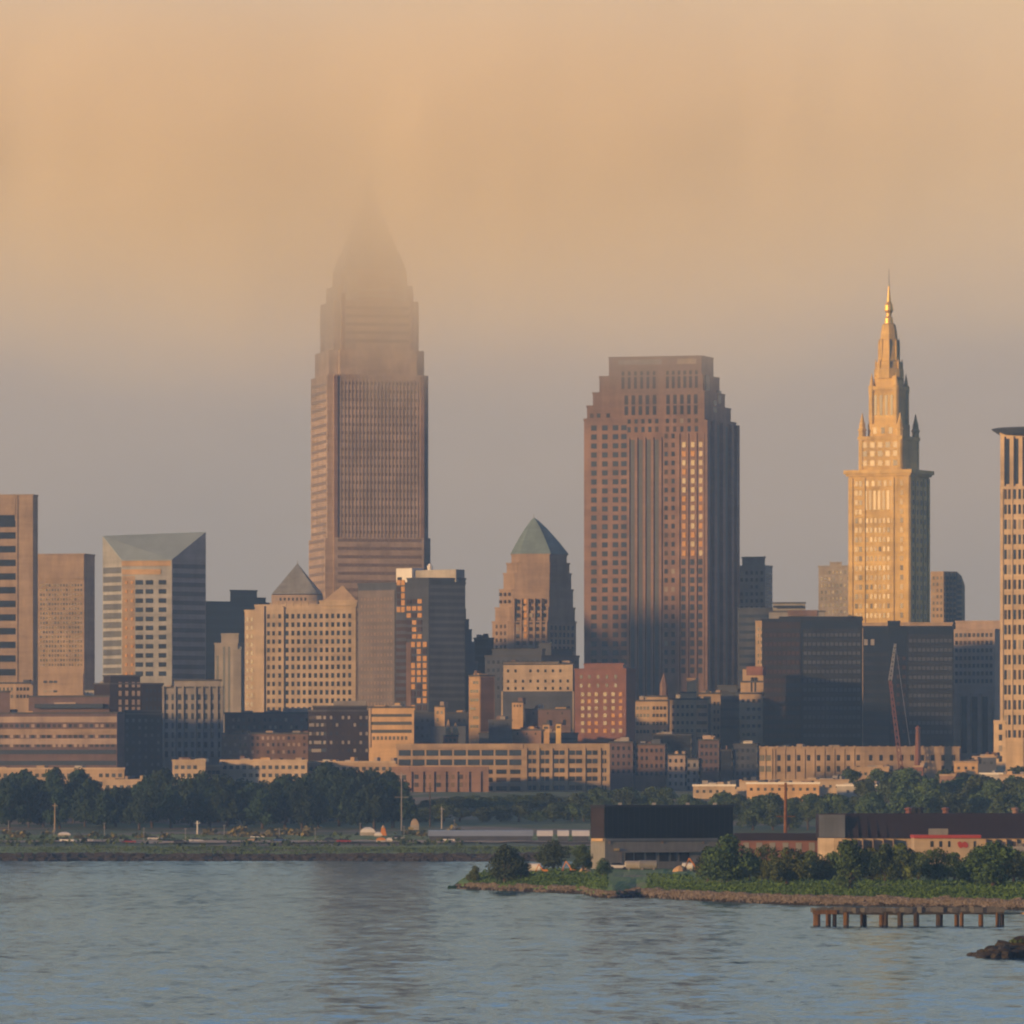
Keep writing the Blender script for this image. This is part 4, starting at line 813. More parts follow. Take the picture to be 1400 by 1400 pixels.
while x < 1200:
    for row, (Y, t0) in enumerate(((2480, 1098), (2600, 1086), (2700, 1074))):
        px = x+rt.uniform(-8, 8)+row*9
        if row == 2 and px > 935: continue
        tree('mid', px, t0+rt.uniform(-5, 6), 0, rt.uniform(34, 48), Y, 'hazy green tree between the black-roofed shed and the tan range', G3, z0=on_land(Y, px)-.5)
    x += 26
G4 = 'rounded trees below the courthouse tower'
for px, top, wd, Y in ((1180,1066,44,2700),(1210,1070,40,2650),(1243,1050,58,2680),(1270,1064,50,2640),(1292,1070,44,2690),(1312,1062,50,2700),(1338,1059,64,2660),(1360,1066,46,2640),(1385,1062,60,2660),(1408,1064,50,2640),(1195,1084,46,2500),(1228,1082,50,2480),(1262,1086,46,2500),(1300,1084,54,2490),(1334,1086,50,2500),(1370,1084,56,2480),(1402,1086,50,2500),(1160,1052,40,2900),(1200,1050,36,2900),(1228,1052,40,2900),(1292,1052,38,2890),(1316,1056,40,2900),(1392,1048,40,2900),(1140,1086,46,2520)):
    if px == 1243: tree('mid', px, top, 0, wd, Y, 'tallest rounded hazy tree between pale shed and courthouse tower', z0=on_land(Y, px)-.5)
    elif px == 1338: tree('mid', px, top, 0, wd, Y, 'widest olive domed tree below the colonnade block', z0=on_land(Y, px)-.5)
    else: tree('mid', px, top, 0, wd, Y, 'rounded hazy tree in the mass below the courthouse tower', G4, z0=on_land(Y, px)-.5)
# trees on the headland, each its own
def pt_Y(b): return F*(CH-3.0)/(b-HZ)
for kind, px, top, bs, wd, lab in (('near',649,1184,1202,20,'small bush-like yellow green tree at the very tip of the headland'),('neard',690,1155,1199,46,'dark round tree at the headland tip'),('neard',712,1172,1197,26,'small tree leaning beside the dark round tip tree'),('neard',757,1149,1190,42,'rounded tree above the orange machines'),('neard',797,1155,1194,26,'narrow dark tree against the shed end'),('neard',824,1173,1198,18,'dark bush against the grey shed wall'),
    ('neard',968,1158,1205,36,'dark tree on the near side of the biggest headland tree'),('neard',996,1142,1207,66,'biggest dark headland tree at the black-roofed shed corner'),('neard',1024,1160,1206,32,'dark tree on the far side of the biggest headland tree'),('near',1048,1155,1205,32,'slim light green tree before the rusty low shed'),('near',1076,1160,1209,46,'light green spreading tree with its trunk on the bank'),('near',1108,1163,1204,40,'light olive tree right of the spreading tree'),('near',1140,1165,1204,36,'olive round tree before the tall dark one'),
    ('neard',1163,1148,1213,50,'tall dark tree left of the red-roofed house'),('near',1192,1160,1206,40,'green tree between two tall dark ones'),('neard',1210,1154,1207,38,'tall dark tree covering the gap beside the red-roofed house'),('near',1232,1153,1206,38,'dense green tree before the red-roofed house wall'),('near',1256,1165,1204,36,'yellow green tree below the red sign wall'),('near',1280,1160,1205,42,'green tree before the red sign'),('near',1305,1166,1204,34,'small olive tree right of the red sign'),('neard',1335,1160,1211,44,'dark tree with thick trunk on the bank'),('neard',1358,1151,1213,54,'largest dark tree near the photo edge'),('neard',1386,1162,1209,46,'dark tree beside the largest one at the photo edge'),('near',1408,1160,1208,44,'tree cut by the photo edge'),('near',1322,1176,1206,28,'low olive tree between olive and thick-trunked trees'),('near',1126,1178,1205,26,'low bushy tree under the olive round tree'),('near',1216,1180,1206,28,'low bush tree under the dense green tree')):
    Y = max(pt_Y(bs), pen_front(px)+6); tree(kind, px, top, bs, wd*rt.uniform(1.0, 1.16), Y, lab, z0=pen_z(px, Y)-.3)

# bushes and grass tufts on the bank
def stuff_scatter(name, mat, n, place, size, seed, flat=.7, label=None):
    rnd = random.Random(seed); m = MB()
    for k in range(n):
        x, y, z, s = place(rnd); s *= size
        c = Vector((x, y, z+s*.2))
        for j in range(3):
            d = Vector((rnd.gauss(0, .6), rnd.gauss(0, .6), abs(rnd.gauss(0, .5))))*s*.6; p = c+d
            nrm = Vector((rnd.gauss(0, 1), rnd.gauss(-.4, 1), rnd.gauss(.4, .8))).normalized(); u = nrm.orthogonal().normalized()*s*.5; v = nrm.cross(u)*flat
            m.add([p-u-v, p+u*.6-v, p+u+v*.7, p-u*.4+v], [(0, 1, 2, 3)])
    return tag(m.build(name, M[mat]), kind='stuff')
def near_bank(rnd, lo=14, hi=42):
    px = rnd.choice((rnd.uniform(640, 830), rnd.uniform(885, 1420), rnd.uniform(885, 1420), rnd.uniform(990, 1420)))
    y = pen_front(px)+rnd.uniform(lo, hi); return X(px, y), y, pen_z(px, y), rnd.uniform(.4, 1.4)
stuff_scatter('bank_grass', 'grass_bright', 9500, lambda q: near_bank(q, 3.5, 34), .40, 21); stuff_scatter('meadow_grass', 'grass_bright', 3600, lambda q: near_bank(q, 34, 130), .42, 24)
def far_bank(rnd):
    px = rnd.uniform(-10, 900); x = X(px, 2215); y = far_shore(x)+rnd.uniform(8, 60)**1.0; return x, y, far_z(x, y), rnd.uniform(.5, 1.5)
stuff_scatter('shore_grass', 'leaf_lit', 6500, far_bank, .42, 22); stuff_scatter('park_grass', 'grass_bright', 5000, lambda q: (lambda x, d: (x, far_shore(x)+d, far_z(x, far_shore(x)+d), q.uniform(.5, 1.2)))(q.uniform(-165, 20), q.uniform(145, 215)), .45, 25)
def far_bush(rnd):
    px = rnd.uniform(-10, 640)
    if rnd.random() < .5: px = rnd.choice((20, 60, 150, 340, 390, 450, 560, 610))+rnd.gauss(0, 14)
    y = 2215+rnd.uniform(60, 200); x = X(px, y); return x, y, far_z(x, y), rnd.uniform(.7, 2.2)
stuff_scatter('shore_scrub', 'leaf_mid', 420, far_bush, .75, 23)

for k_, px in enumerate(list(range(318, 432, 9))+[12, 30, 64, 108, 128, 150, 196, 226, 286, 560, 575, 622, 652]):
    Y = (2410 if k_ < 13 else 2390)+rt.uniform(-25, 40); x = X(px+rt.uniform(-3, 3), Y); zb = far_z(x, Y)
    m = MB(); rb = random.Random(px)
    for q in range(60):
        c = Vector((rb.gauss(0, .75), rb.gauss(0, .6), abs(rb.gauss(.75, .5)))); u = Vector((rb.gauss(0, 1), rb.gauss(0, 1), rb.gauss(0, 1))).normalized()*.38; v = u.orthogonal().normalized()*.34
        m.add([c-u-v, c+u-v, c+u+v, c-u+v], [(0, 1, 2, 3)])
    o = link('shrub', m.mesh('shrub', M['leaf_blond']), None, (x, Y, zb-.1)); sc_ = rt.uniform(.9, 1.6); o.scale = (sc_*1.2, sc_, sc_)
    tag(o, 'low blond yellow shrub on the far shore in front of the dark tree belt', 'shrub', 'blond shrubs on the far shore')

# riprap along both shores: nobody could count it
def riprap(name, mat, n, place, seed):
    rnd = random.Random(seed); m = MB()
    for k in range(n):
        x, y, z, s = place(rnd); vs = []
        for (a, b, c) in ((-1,-1,-1),(1,-1,-1),(1,1,-1),(-1,1,-1),(-1,-1,1),(1,-1,1),(1,1,1),(-1,1,1)):
            vs.append((x+a*s*rnd.uniform(.5, 1.1), y+b*s*rnd.uniform(.5, 1.1), z+c*s*rnd.uniform(.35, .75)))
        m.add(vs, [(3,2,1,0),(4,5,6,7),(0,1,5,4),(1,2,6,5),(2,3,7,6),(3,0,4,7)])
    return tag(m.build(name, M[mat]), kind='stuff')
def rp_near(rnd):
    px = rnd.uniform(626, 1420) if rnd.random() < .35 else rnd.uniform(880, 1420); y = pen_front(px)+rnd.uniform(-.5, 4.8 if px > 880 else 3.2)+(2.5*fbm(px, 1, .05, 3)); return X(px, y), y, pen_z(px, y)+.1, rnd.uniform(.25, .75)
riprap('riprap', 'rock', 3000, rp_near, 31)
def rp_wet(rnd):
    px = rnd.uniform(626, 1420); y = pen_front(px)+rnd.uniform(-1.6, .6); return X(px, y), y, pen_z(px, y)+.15, rnd.uniform(.25, .6)
riprap('wet_riprap', 'rock_dark', 1500, rp_wet, 33)
def rp_far(rnd):
    px = rnd.uniform(-10, 760); x = X(px, 2205); y = far_shore(x)+rnd.uniform(-2, 9); return x, y, max(0, far_z(x, y))+.1, rnd.uniform(.4, 1.1)
riprap('shore_riprap', 'rock_shore', 1500, rp_far, 32)

# ---------------------------------------------------------------- the sheds on the headland
def shed_end():
    Y = 1660; s = Y/F; b = 2.6; z = lambda p: Z(p, Y); t = math.tan(R(27))
    x = lambda p: X(p, Y); root = empty('black_roofed_shed', (x(905), Y+12, b), 'big shed with tall black cladding above grey open-fronted ground floor', 'shed')
    f = lambda p: Y+(p-827)*s*t if p >= 827 else Y+(827-p)*s*1.9
    ft = [(x(808), f(808)), (x(827), Y), (x(1005), f(1005))]; bk = [(x(1003), f(1005)+26), (x(811), f(1005)+24)]
    off = lambda q, d: [(a, c-d) for a, c in q]
    MB().prism(off(ft, 0)+bk, b, z(1146)).build('lower_wall', M['shed_grey'], root)
    MB().prism(off(ft, .3)+bk, z(1146), z(1104)).build('upper_cladding', M['navy_roof'], root)
    MB().prism([(x(808.3), f(808.3)-.5), (x(825.8), f(825.8)-.5), (x(825.8), f(825.8)), (x(808.3), f(808.3))], z(1145.5), z(1104.5)).build('end_cladding', M['dark_brown'], root)  # brown of the sun-grazed end wall is put into its colour
    MB().prism([(x(807), f(807)-.8), (x(827), Y-.9), (x(1006), f(1006)-.8)]+[(x(1004), f(1005)+27), (x(810), f(1005)+25)], z(1104), z(1100.5)).build('roof', M['charcoal'], root)
    def pan(x0, x1, y0, y1, name, mat, out=.08, inn=.3): return MB().prism([(x(x0), f(x0)-out), (x(x1), f(x1)-out), (x(x1), f(x1)+inn), (x(x0), f(x0)+inn)], z(y1), z(y0)).build(name, M[mat], root)
    for i in range(24): pan(830+i*7.4, 830.8+i*7.4, 1104.6, 1145, 'seam', 'charcoal', .34)
    for x0, x1 in ((855, 866), (868, 881), (884, 897), (902, 915), (918, 926), (930, 944)): pan(x0, x1, 1166, 1178, 'opening', 'charcoal')
    pan(852, 960, 1163.5, 1165.5, 'canopy', 'shed_grey', 1.2); pan(845, 851, 1164, 1192, 'side_door', 'grey_stone')
    pan(829, 1000, 1147, 1149, 'gutter', 'steel', .5); pan(840, 847, 1160, 1163, 'yellow_lamp_box', 'gold_stone', .5)
    pan(809, 824, 1146.6, 1150, 'painted_light_strip', 'orange_stone', .9); pan(1003, 1005, 1150, 1190, 'corner_post', 'shed_grey', .3)  # orange strip: sunlight on the low end wall painted as colour
    for p in (846, 893, 940, 978): MB().box(x(p), x(p+5), f(p)+6, f(p)+8, z(1100.6), z(1097.5)).build('roof_unit', M['steel'], root)
    for p in (832, 905, 962, 985): pan(p, p+3, 1150, 1154, 'wall_light', 'buff', .15)
shed_end()
def shed_long():
    Y = 1760; z = lambda p: Z(p, Y); x = lambda p: X(p, Y); b = 2.8
    root = empty('maroon_roofed_shed', (x(1290), Y+20, b), 'very long shed with dark maroon roof and cream lower wall behind headland trees', 'shed')
    MB().prism([(x(1140), Y), (x(1440), Y-3), (x(1440), Y+30), (x(1125), Y+30), (x(1122), Y+8)], b, z(1146)).build('wall', M['cream'], root)
    m = MB(); m.loft([[(x(1122), Y+7.5, z(1146)), (x(1156), Y-.8, z(1146)), (x(1450), Y-3.8, z(1146)), (x(1450), Y+30, z(1146)), (x(1122), Y+30, z(1146))], [(x(1122), Y+10, z(1113)), (x(1157), Y+3, z(1112)), (x(1450), Y, z(1112)), (x(1450), Y+28, z(1112)), (x(1122), Y+28, z(1113))]]); m.build('roof', M['maroon_roof'], root)
    MB().prism([(x(1121.4), Y+7.3), (x(1155), Y-1.1), (x(1155.4), Y-.6), (x(1121.6), Y+7.8)], z(1145), z(1114)).build('end_cladding', M['slate'], root)
    for p, c in ((1246, 'crane_red'), (1254, 'charcoal'), (1262, 'charcoal'), (1297, 'brick_red'), (1393, 'granite_brown')):
        MB().lathe(x(p), Y+12, [(.8, z(1113)), (.7, z(1108)), (1.0, z(1107)), (1.0, z(1105)), (.2, z(1103.5))], 8).build('roof_vent', M[c], root)
    for p0, p1 in ((1146, 1150), (1186, 1190), (1360, 1368), (1376, 1384)): MB().box(x(p0), x(p1), Y-3.3, Y+.5, z(1158), z(1150)).build('window', M['pane'], root)
    for p in range(1150, 1400, 14):
        if not 1222 < p < 1344: MB().box(x(p), x(p)+.22, Y-3.4, Y+.4, b, z(1147)).build('downpipe', M['buff'], root)
    for p in (1162, 1204, 1352, 1390): MB().box(x(p), x(p+7), Y-3.3, Y+.3, b, z(1153)).build('door', M['shed_grey'], root)
    for k_ in range(20): MB().loft([[(x(1160+k_*13), Y-1.0-.012*k_*13*.17, z(1145)), (x(1160+k_*13)+.15, Y-1.0-.012*k_*13*.17, z(1145)), (x(1160+k_*13)+.15, Y+3, z(1112.5)), (x(1160+k_*13), Y+3, z(1112.5))], [(x(1160+k_*13), Y-1.6, z(1145)+.2), (x(1160+k_*13)+.15, Y-1.6, z(1145)+.2), (x(1160+k_*13)+.15, Y+2.8, z(1112.5)+.15), (x(1160+k_*13), Y+2.8, z(1112.5)+.15)]]).build('roof_seam', M['maroon_roof'], root)
    MB().box(x(1224), x(1249), Y-.4, Y+.5, b, z(1146.5)).build('dark_gap_panel', M['slate'], root); MB().box(x(1341), x(1400), Y-5.5, Y-3.2, b, z(1157)).build('lean_to', M['pale_concrete'], root)  # slate panel added to stand in for the dark gap between walls
shed_long()
def red_house():
    Y = 1690; z = lambda p: Z(p, Y); x = lambda p: X(p, Y); b = 2.8
    root = empty('red_roofed_house', (x(1295), Y+8, b), 'cream building with red roof edge and red patch sign on its wall', 'building')
    MB().box(x(1250), x(1340), Y, Y+14, b, z(1146)).build('wall', M['cream'], root)
    MB().prism([(x(1249), Y-.6), (x(1341), Y-.6), (x(1341), Y+14.6), (x(1249), Y+14.6)], z(1146), z(1141.5)).build('roof_fascia', M['red_paint'], root)
    m = MB(); m.prism([(x(1270), Y+2), (x(1297), Y+2), (x(1294), Y+10), (x(1273), Y+10)], z(1141.5)-.05, z(1133)); m.build('roof_dormer', M['shed_grey'], root)
    for p0, p1, c in ((1272, 1276, 'charcoal'), (1284, 1288, 'pane'), (1296, 1299, 'pane'), (1331, 1334, 'pane')): MB().box(x(p0), x(p1), Y-.1, Y+.2, z(1158), z(1150)).build('window', M[c], root)
    m = MB(); pts = [(0, 0), (3, -2), (6, .5), (10, -1.5), (14, 1), (15, 5), (12, 7.5), (8, 6), (4, 8), (1, 5)]
    m.add([(x(1309+a), Y-.14, z(1152+b_)) for a, b_ in pts]+[(x(1309+a), Y+.1, z(1152+b_)) for a, b_ in pts], [tuple(range(10)), tuple(range(19, 9, -1))]+[(i, 10+i, 10+(i+1) % 10, (i+1) % 10) for i in range(10)]); m.build('red_sign', M['red_paint'], root)
red_house()
def rusty_shed():
    Y = 1800; z = lambda p: Z(p, Y); x = lambda p: X(p, Y); b = 3.0
    root = empty('rusty_low_shed', (x(1064), Y+5, b), 'long low dark red rusty shed between the two big sheds', 'shed')
    MB().box(x(1006), x(1121), Y, Y+10, b, z(1149)).build('wall', M['brick_red'], root); MB().box(x(1005), x(1122), Y-.5, Y+10.5, z(1149), z(1139)).build('roof', M['maroon_roof'], root)
    for p in (1020, 1038, 1056, 1074, 1092, 1110): MB().box(x(p-4), x(p+4), Y-.1, Y+.3, z(1163), z(1152)).build('door', M['shed_grey'], root)
rusty_shed()
def white_shed():
    for k, (a, c, lab) in enumerate(((585, 729, 'longest white roof strip on the far shore before the trees'), (734, 756, 'short white roofed trailer nearest the long white strip'), (762, 778, 'small pale trailer between two white ones'), (782, 806, 'white roofed trailer touching the black-roofed shed'))):
        Y = 2330; z = lambda p: Z(p, Y); x = lambda p: X(p, Y); b = far_z(x((a+c)/2), Y)-.4
        root = empty('white_roof_shed' if k == 0 else 'trailer', (x((a+c)/2), Y+4, b), lab, 'shed' if k == 0 else 'trailer')
        MB().box(x(a)+.3, x(c)-.3, Y+.3, Y+8, b, z(1143)).build('wall', M['slate'], root); MB().loft([[(x(a), Y, z(1143)), (x(c), Y, z(1143)), (x(c), Y+8.4, z(1143)), (x(a), Y+8.4, z(1143))], [(x(a), Y+2, z(1136)), (x(c), Y+2, z(1136)), (x(c), Y+6, z(1135)), (x(a), Y+6, z(1135))]]).build('roof', M['white_paint'] if k else M['blue_roof'], root)
white_shed()

# ---------------------------------------------------------------- small things on the shores
def car_mesh(col):
    L2, W2 = 2.25, .9
    b = MB(); b.loft([[(-L2, -W2, .35), (L2, -W2, .35), (L2, W2, .35), (-L2, W2, .35)], [(-L2-.05, -W2, .75), (L2+.05, -W2, .7), (L2+.05, W2, .7), (-L2-.05, W2, .75)], [(-L2+.05, -W2+.05, .98), (L2-.15, -W2+.05, .9), (L2-.15, W2-.05, .9), (-L2+.05, W2-.05, .98)]])
    c = MB(); c.loft([[(-1.7, -.82, .95), (1.2, -.82, .92), (1.2, .82, .92), (-1.7, .82, .95)], [(-1.35, -.7, 1.45), (.45, -.7, 1.45), (.45, .7, 1.45), (-1.35, .7, 1.45)]])
    return b.mesh('body', M[col]), c.mesh('cabin', M['pane'])
wmsh = MB(); wmsh.loft([[(.33*math.cos(i*.785), y, .33+.33*math.sin(i*.785)) for i in range(8)] for y in (-.11, .11)]); wm_ = wmsh.mesh('wheel', M['charcoal'])
CARS = {c: car_mesh(c) for c in ('car_white', 'car_red', 'car_dark', 'car_silver', 'car_blue')}
def car(px, Y, col, label, rz=0):
    x = X(px, Y); zb = far_z(x, Y) if Y > 2190 else pen_z(px, Y)
    r = empty('parked_car', (x, Y, zb-.05), label, 'car', 'cars parked along the far shore' if Y > 2190 else None); r.rotation_euler = (0, 0, rz)
    for me in CARS[col]: link(me.name.split('.')[0], me, r)
    for sx in (-1.35, 1.35):
        for sy in (-.82, .82): link('wheel', wm_, r, (sx, sy, 0))
for px, col, near in ((92,'car_white','pale car beside the white camper on the far shore'),(118,'car_silver','silver car just right of the pale car'),(162,'car_dark','dark car before the middle of the tree belt'),(176,'car_red','red car beside the dark car under the belt'),(212,'car_silver','silver car under the belt left of the blond shrubs'),(248,'car_dark','lone black car on the far grass'),(268,'car_white','white car below the pavilion'),(352,'car_white','white car below the cream office block'),(384,'car_blue','blue car below the long cream building'),(452,'car_dark','dark car below the tallest belt tree'),(470,'car_red','red car next to a dark one below the tallest tree'),(545,'car_silver','silver car right of the white tents'),(612,'car_white','white car before the long white roof strip'),(640,'car_white','white car further along the white roof strip'),(668,'car_dark','dark car at the end of the far grass'),(700,'car_blue','blue car above the round tip tree')):
    car(px, 2355+rt.uniform(-30, 30), col, near, rt.uniform(-.25, .25))
for px, col, near in ((845,'car_white','white van-like car parked by the shed openings'),(1043,'car_dark','dark car below the rusty shed'),(1094,'car_silver','silver car behind the olive trees'),(1238,'car_red','red car behind the headland trees'),(1313,'car_white','white car right of the red sign')):
    car(px, 1640, col, near, .1)
def tent(px, Y, wpx, hpx, label, mat='white_paint'):
    s = Y/F; x = X(px, Y); zb = far_z(x, Y) if Y > 2190 else pen_z(px, Y); w_, h = wpx*s/2, hpx*s
    r = empty('tent', (x, Y, zb), label, 'tent')
    MB().loft([[(x-w_, Y-w_*.7, zb+h*.45), (x+w_, Y-w_*.7, zb+h*.45), (x+w_, Y+w_*.7, zb+h*.45), (x-w_, Y+w_*.7, zb+h*.45)], [(x-w_*.75, Y-.5*w_, zb+h*.8), (x+w_*.7, Y-w_*.5, zb+h*.8), (x+w_*.7, Y+w_*.5, zb+h*.8), (x-w_*.75, Y+w_*.5, zb+h*.8)], [(x-w_*.3, Y-.1, zb+h), (x+w_*.3, Y-.1, zb+h), (x+w_*.3, Y+.1, zb+h), (x-w_*.3, Y+.1, zb+h)]]).build('canopy', M[mat], r)
    MB().box(x-w_*.95, x+w_*.95, Y-w_*.65, Y+w_*.65, zb-.4, zb+h*.47).build('side_wall', M['pale_concrete'], r)
tent(503, 2400, 22, 13, 'white rounded tent below the end of the dark tree belt'); tent(517, 2390, 12, 9, 'small white tent between the round tent and the orange tower')
tent(532, 2330, 10, 7, 'low white tent nearest the water on the far grass'); tent(521, 2330, 14, 7, 'flat orange tent beside the low white one', 'orange_paint')
tent(567, 2480, 12, 16, 'cream tall tent under the warehouse piers', 'cream'); tent(88, 2400, 18, 7, 'white camper-like tent on the far grass at the edge'); tent(345, 2340, 16, 6, 'flat tan awning on the far grass', 'orange_stone')
def tower_frame(px, Y, label):
    s = Y/F; x = X(px, Y); zb = far_z(x, Y); r = empty('slide_tower', (x, Y, zb), label, 'tower')
    MB().loft([[(x-1.3, Y-1.2, zb-.3), (x+1.3, Y-1.2, zb-.3), (x+1.3, Y+1.2, zb-.3), (x-1.3, Y+1.2, zb-.3)], [(x-.5, Y-.5, zb+3.0), (x+.5, Y-.5, zb+3.0), (x+.5, Y+.5, zb+3.0), (x-.5, Y+.5, zb+3.0)]]).build('frame', M['orange_paint'], r)
    MB().lathe(x, Y, [(.8, zb+2.9), (.1, zb+3.8)], 6).build('cap', M['orange_stone'], r)
tower_frame(524, 2400, 'orange pointed little tower among the white tents')
def pole(px, Y, top, label, arms=0, mat='steel', r0=.22, z0=None):
    x = X(px, Y); zb = z0 if z0 is not None else far_z(x, Y)-.3; zt = Z(top, Y); r = empty('utility_pole' if arms else 'mast', (x, Y, zb), label, 'pole')
    MB().tube((x, Y, zb), (x, Y, zt), r0*1.4, r0*.8, 8).build('post', M[mat], r)
    for k in range(max(1, arms)):
        h = zt-.8-k*(zt-zb)*.38; ww = .9+.9*(arms > 0)+.5*k; MB().box(x-ww, x+ww, Y-.25, Y-.02, h-.09, h+.09).build('cross_arm' if arms else 'lamp_head', M[mat], r)
pole(549, 2470, 1056, 'tall pale pole with two cross arms before the front warehouse', 2, 'grey_stone', .16)
pole(604, 2480, 1103, 'short pale lamp mast before the warehouse trees', 0, 'pale_concrete'); pole(588, 2500, 1075, 'brown mast before the front warehouse', 0, 'bark')
pole(1074, 1820, 1070, 'rusty brown mast rising behind the rusty low shed', 2, 'rust', .38, 3.0); pole(963, 1700, 1122, 'thin dark red mast against the black shed cladding', 0, 'maroon_roof', .2, 3.0)
pole(75, 2420, 1098, 'thin tan mast before the dark belt near the edge', 0, 'tan', .2); pole(270, 2420, 1122, 'short white lamp post on the far grass', 0, 'white_paint'); pole(1235, 2500, 1090, 'pale thin mast among rounded trees', 0, 'cream')
for k_ in range(11):
    px = 15+k_*60+rt.uniform(-9, 9); Y = 2400+rt.uniform(-60, 60); x = X(px, Y); zb = far_z(x, Y)-.3
    r = empty('lamp_post', (x, Y, zb), 'small grey lamp post on the open grass along the far shore', 'lamp post', 'lamp posts along the far shore')
    h = rt.uniform(3.2, 4.8); MB().tube((x, Y, zb), (x, Y, zb+h), .09, .06, 6).build('post', M['steel'], r); MB().box(x-.35, x+.35, Y-.2, Y+.2, zb+h-.05, zb+h+.12).build('lamp_head', M['steel'], r)
# orange machines and white tanks at the headland tip
def digger(px, Y, label, sc_=1.0, mat='orange_paint'):
    x = X(px, Y); zb = pen_z(px, Y)-.1; r = empty('excavator', (x, Y, zb), label, 'excavator'); k = sc_
    MB().box(x-1.6*k, x+1.6*k, Y-1.1*k, Y-.5*k, zb, zb+.8*k).build('track', M['charcoal'], r); MB().box(x-1.6*k, x+1.6*k, Y+.5*k, Y+1.1*k, zb, zb+.8*k).build('track', M['charcoal'], r)
    MB().loft([[(x-1.3*k, Y-1*k, zb+.75*k), (x+1.4*k, Y-1*k, zb+.75*k), (x+1.4*k, Y+1*k, zb+.75*k), (x-1.3*k, Y+1*k, zb+.75*k)], [(x-1.2*k, Y-.9*k, zb+1.9*k), (x+1.2*k, Y-.9*k, zb+1.7*k), (x+1.2*k, Y+.9*k, zb+1.7*k), (x-1.2*k, Y+.9*k, zb+1.9*k)]]).build('body', M[mat], r)
    MB().box(x-1.1*k, x-.1*k, Y-.95*k, Y+.1*k, zb+1.8*k, zb+2.9*k).build('cab', M['pane'], r)
    m = MB(); m.tube((x-.9*k, Y+.5*k, zb+1.6*k), (x-2.6*k, Y+.5*k, zb+4.0*k), .3*k, .22*k); m.tube((x-2.6*k, Y+.5*k, zb+4.0*k), (x-3.8*k, Y+.5*k, zb+1.4*k), .22*k, .16*k); m.build('arm', M[mat], r)
    MB().loft([[(x-4.3*k, Y, zb+.6*k), (x-3.3*k, Y, zb+.7*k), (x-3.3*k, Y+1*k, zb+.7*k), (x-4.3*k, Y+1*k, zb+.6*k)], [(x-4.0*k, Y+.1*k, zb+1.5*k), (x-3.5*k, Y+.1*k, zb+1.5*k), (x-3.5*k, Y+.9*k, zb+1.5*k), (x-4.0*k, Y+.9*k, zb+1.5*k)]]).build('bucket', M['rust'], r)
digger(784, 1590, 'orange excavator beside the shed end on the headland', .6); digger(745, 1585, 'smaller orange excavator under the rounded tree', .5); digger(955, 1600, 'orange excavator at the shed front corner', .75)
def tank(px, Y, w_, h, label, mat='white_paint'):
    x = X(px, Y); zb = pen_z(px, Y)-.1; r = empty('storage_tank', (x, Y, zb), label, 'tank'); L2 = w_/2
    m = MB(); m.loft([[(x+a, Y+h*.5*rr*math.cos(i*.524), zb+.3+h*.5+h*.5*rr*math.sin(i*.524)) for i in range(12)] for a, rr in ((-L2, .6), (-L2*.9, 1), (L2*.9, 1), (L2, .6))]); m.build('shell', M[mat], r)
    for a in (-.6, .6): MB().box(x+a*L2-.2, x+a*L2+.2, Y-h*.4, Y+h*.4, zb-.1, zb+.3+h*.15).build('cradle', M['steel'], r)
tank(730, 1590, 3.0, 1.7, 'white tank near the headland tip beside an orange excavator'); tank(868, 1640, 4.5, 1.9, 'pale tank before the first shed opening', 'pale_concrete'); tank(886, 1638, 4.2, 2.0, 'pale tank before the second shed opening', 'shed_grey')
tank(940, 1620, 2.4, 1.5, 'white tank beside the corner excavator')
def heap(px, Y, w_, h, label):
    x = X(px, Y); zb = pen_z(px, Y)-.2; r = random.Random(px); m = MB()
    m.loft([[(x+w_*rr*math.cos(i*.628)*r.uniform(.8, 1.1), Y+w_*rr*math.sin(i*.628)*r.uniform(.8, 1.1), zb+h*t) for i in range(10)] for rr, t in ((1, 0), (.75, .45), (.4, .85), (.1, 1))])
    tag(m.build('sand_heap', M['orange_stone'], None, (0, 0, 0)), label, 'sand heap')
heap(800, 1595, 1.8, 1.5, 'orange sand heap beside the narrow dark tree'); heap(930, 1610, 1.9, 1.4, 'tan sand heap before the shed')

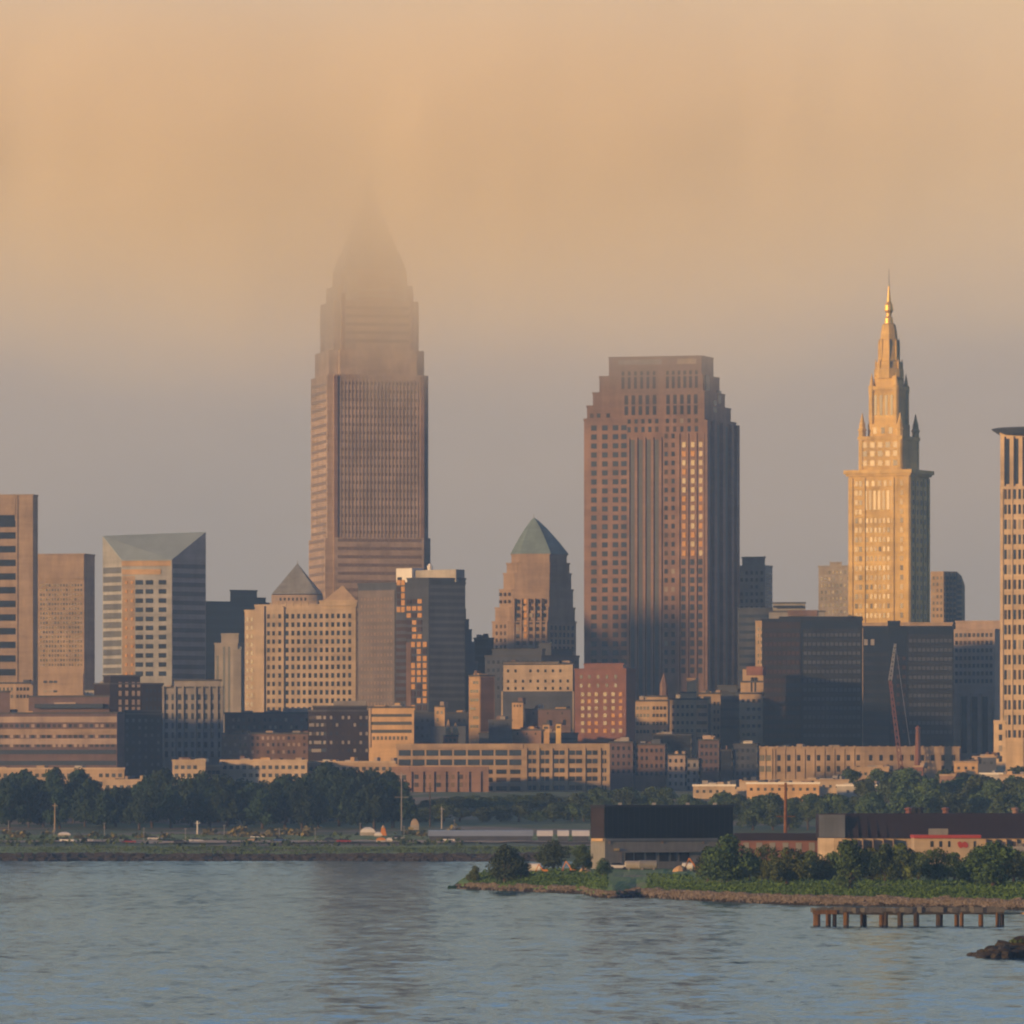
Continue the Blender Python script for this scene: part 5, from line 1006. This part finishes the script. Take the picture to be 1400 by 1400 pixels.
# ---------------------------------------------------------------- the ruined pier
def pier():
    Y0 = 1128.0; s = Y0/F; x = lambda p: X(p, Y0); z = lambda p: Z(p, Y0)
    root = empty('ruined_pier', (x(1240), Y0+2, 0), 'ruined pier of rusty piles under a crumbling grey deck', 'pier'); r = random.Random(3)
    m = MB(); n = 44; rings = []
    for i in range(n+1):
        p = 1110+i*(1373-1110)/n; t = 1240.5+r.uniform(-1.4, 1.0)+(1 if p < 1125 else 0); bt = 1247.5+r.uniform(-.8, 1.2); d = r.uniform(-.25, .25)
        rings.append([(x(p), Y0-.6+d, z(bt)), (x(p), Y0-.7+d, z(t)), (x(p), Y0+5+d, z(t+.6)), (x(p), Y0+5, z(bt))])
    m.loft(rings); m.build('deck', M['deck_grey'], root)
    m = MB(); m.loft([[(x(p), Y0-.85, z(1250)), (x(p), Y0-.85, z(1244)), (x(p), Y0-.4, z(1244)), (x(p), Y0-.4, z(1250))] for p in (1111, 1144)]); m.build('cap_beam', M['rust_wood'], root)
    m = MB(); m.loft([[(x(p), Y0-.5, z(1250+d)), (x(p), Y0-.5, z(1246)), (x(p), Y0+4, z(1246)), (x(p), Y0+4, z(1250+d))] for p, d in ((1145, 0), (1180, .5), (1230, .8), (1300, 0), (1372, .4))]); m.build('under_beam', M['rock_dark'], root)
    for a, c in ((1112,1121),(1129,1133.5),(1138.5,1143),(1153,1160),(1176,1180),(1180.6,1185),(1202,1208),(1208.5,1213.5),(1227,1234),(1249,1256),(1280,1288),(1305,1309.5),(1312,1317),(1338,1344),(1361,1364.5),(1367,1371)):
        w_ = (c-a)*s/2*1.15; yy = Y0+r.uniform(-.5, .4); cx = x((a+c)/2)
        MB().lathe(cx, yy, [(w_*1.05, -1.5), (w_, z(1262)), (w_*.95, z(1254)), (w_*1.02, z(1247.4))], 9).build('pile', M[r.choice(('rust_wood', 'rust_wood', 'tarred_wood'))], root)
        if r.random() < .8: MB().lathe(cx+r.uniform(.2, .5), yy+3.6, [(w_*.8, -1.5), (w_*.8, z(1247.5))], 8).build('pile', M['tarred_wood'], root)
    MB().box(x(1371), x(1415), Y0+1.5, Y0+4, z(1250.5), z(1247.5)).build('beam', M['orange_stone'], root)
pier()
# ---------------------------------------------------------------- the rock jetty at the frame's edge
def jetty():
    r = random.Random(8); protos = []
    for k in range(5):
        bm = bmesh.new(); bmesh.ops.create_icosphere(bm, subdivisions=2, radius=1)
        for v in bm.verts:
            q = mnoise.noise(v.co*1.3+Vector((k*9, 0, 0))); v.co *= 1+.45*q; v.co.z *= .72
        me = bpy.data.meshes.new('jetty_rock'); bm.to_mesh(me); bm.free(); me.materials.append(M['rock_dark']); protos.append(me)
    for i in range(70):
        px = 1328+92*r.random()**.8; Y = 905+r.uniform(-3, 14); prof = min(1, (px-1325)/60)
        zz = r.uniform(-.3, .2)+(2.0*prof*(1-abs(Y-911)/12))*r.uniform(.3, 1.0)
        o = link('jetty_rock', protos[i % 5], None, (X(px, Y), Y, zz), r.uniform(0, 6.28)); sc_ = r.uniform(.45, 1.0)*(.6+.6*prof); o.scale = (sc_*1.3, sc_, sc_)
        tag(o, 'dark wet boulder of the low rock jetty nearest the camera', 'boulder', 'boulders of the rock jetty')
    m = MB(); m.loft([[(X(p, 911), 911-h*3, -.8), (X(p, 911), 911-h*1.6, h*.7), (X(p, 911), 911, h), (X(p, 911), 911+h*2, h*.7), (X(p, 911), 911+h*4, -.8)] for p, h in ((1330, .15), (1345, .6), (1365, 1.2), (1390, 1.7), (1430, 2.0))])
    tag(m.build('jetty_core', M['rock_dark']), kind='structure')
    b = stuff_scatter('jetty_weeds', 'leaf_mid', 60, lambda q: (lambda p: (X(p, 905), 905+q.uniform(0, 8), 1.8, q.uniform(.3, .8)))(q.uniform(1385, 1420)), .6, 44)
jetty()
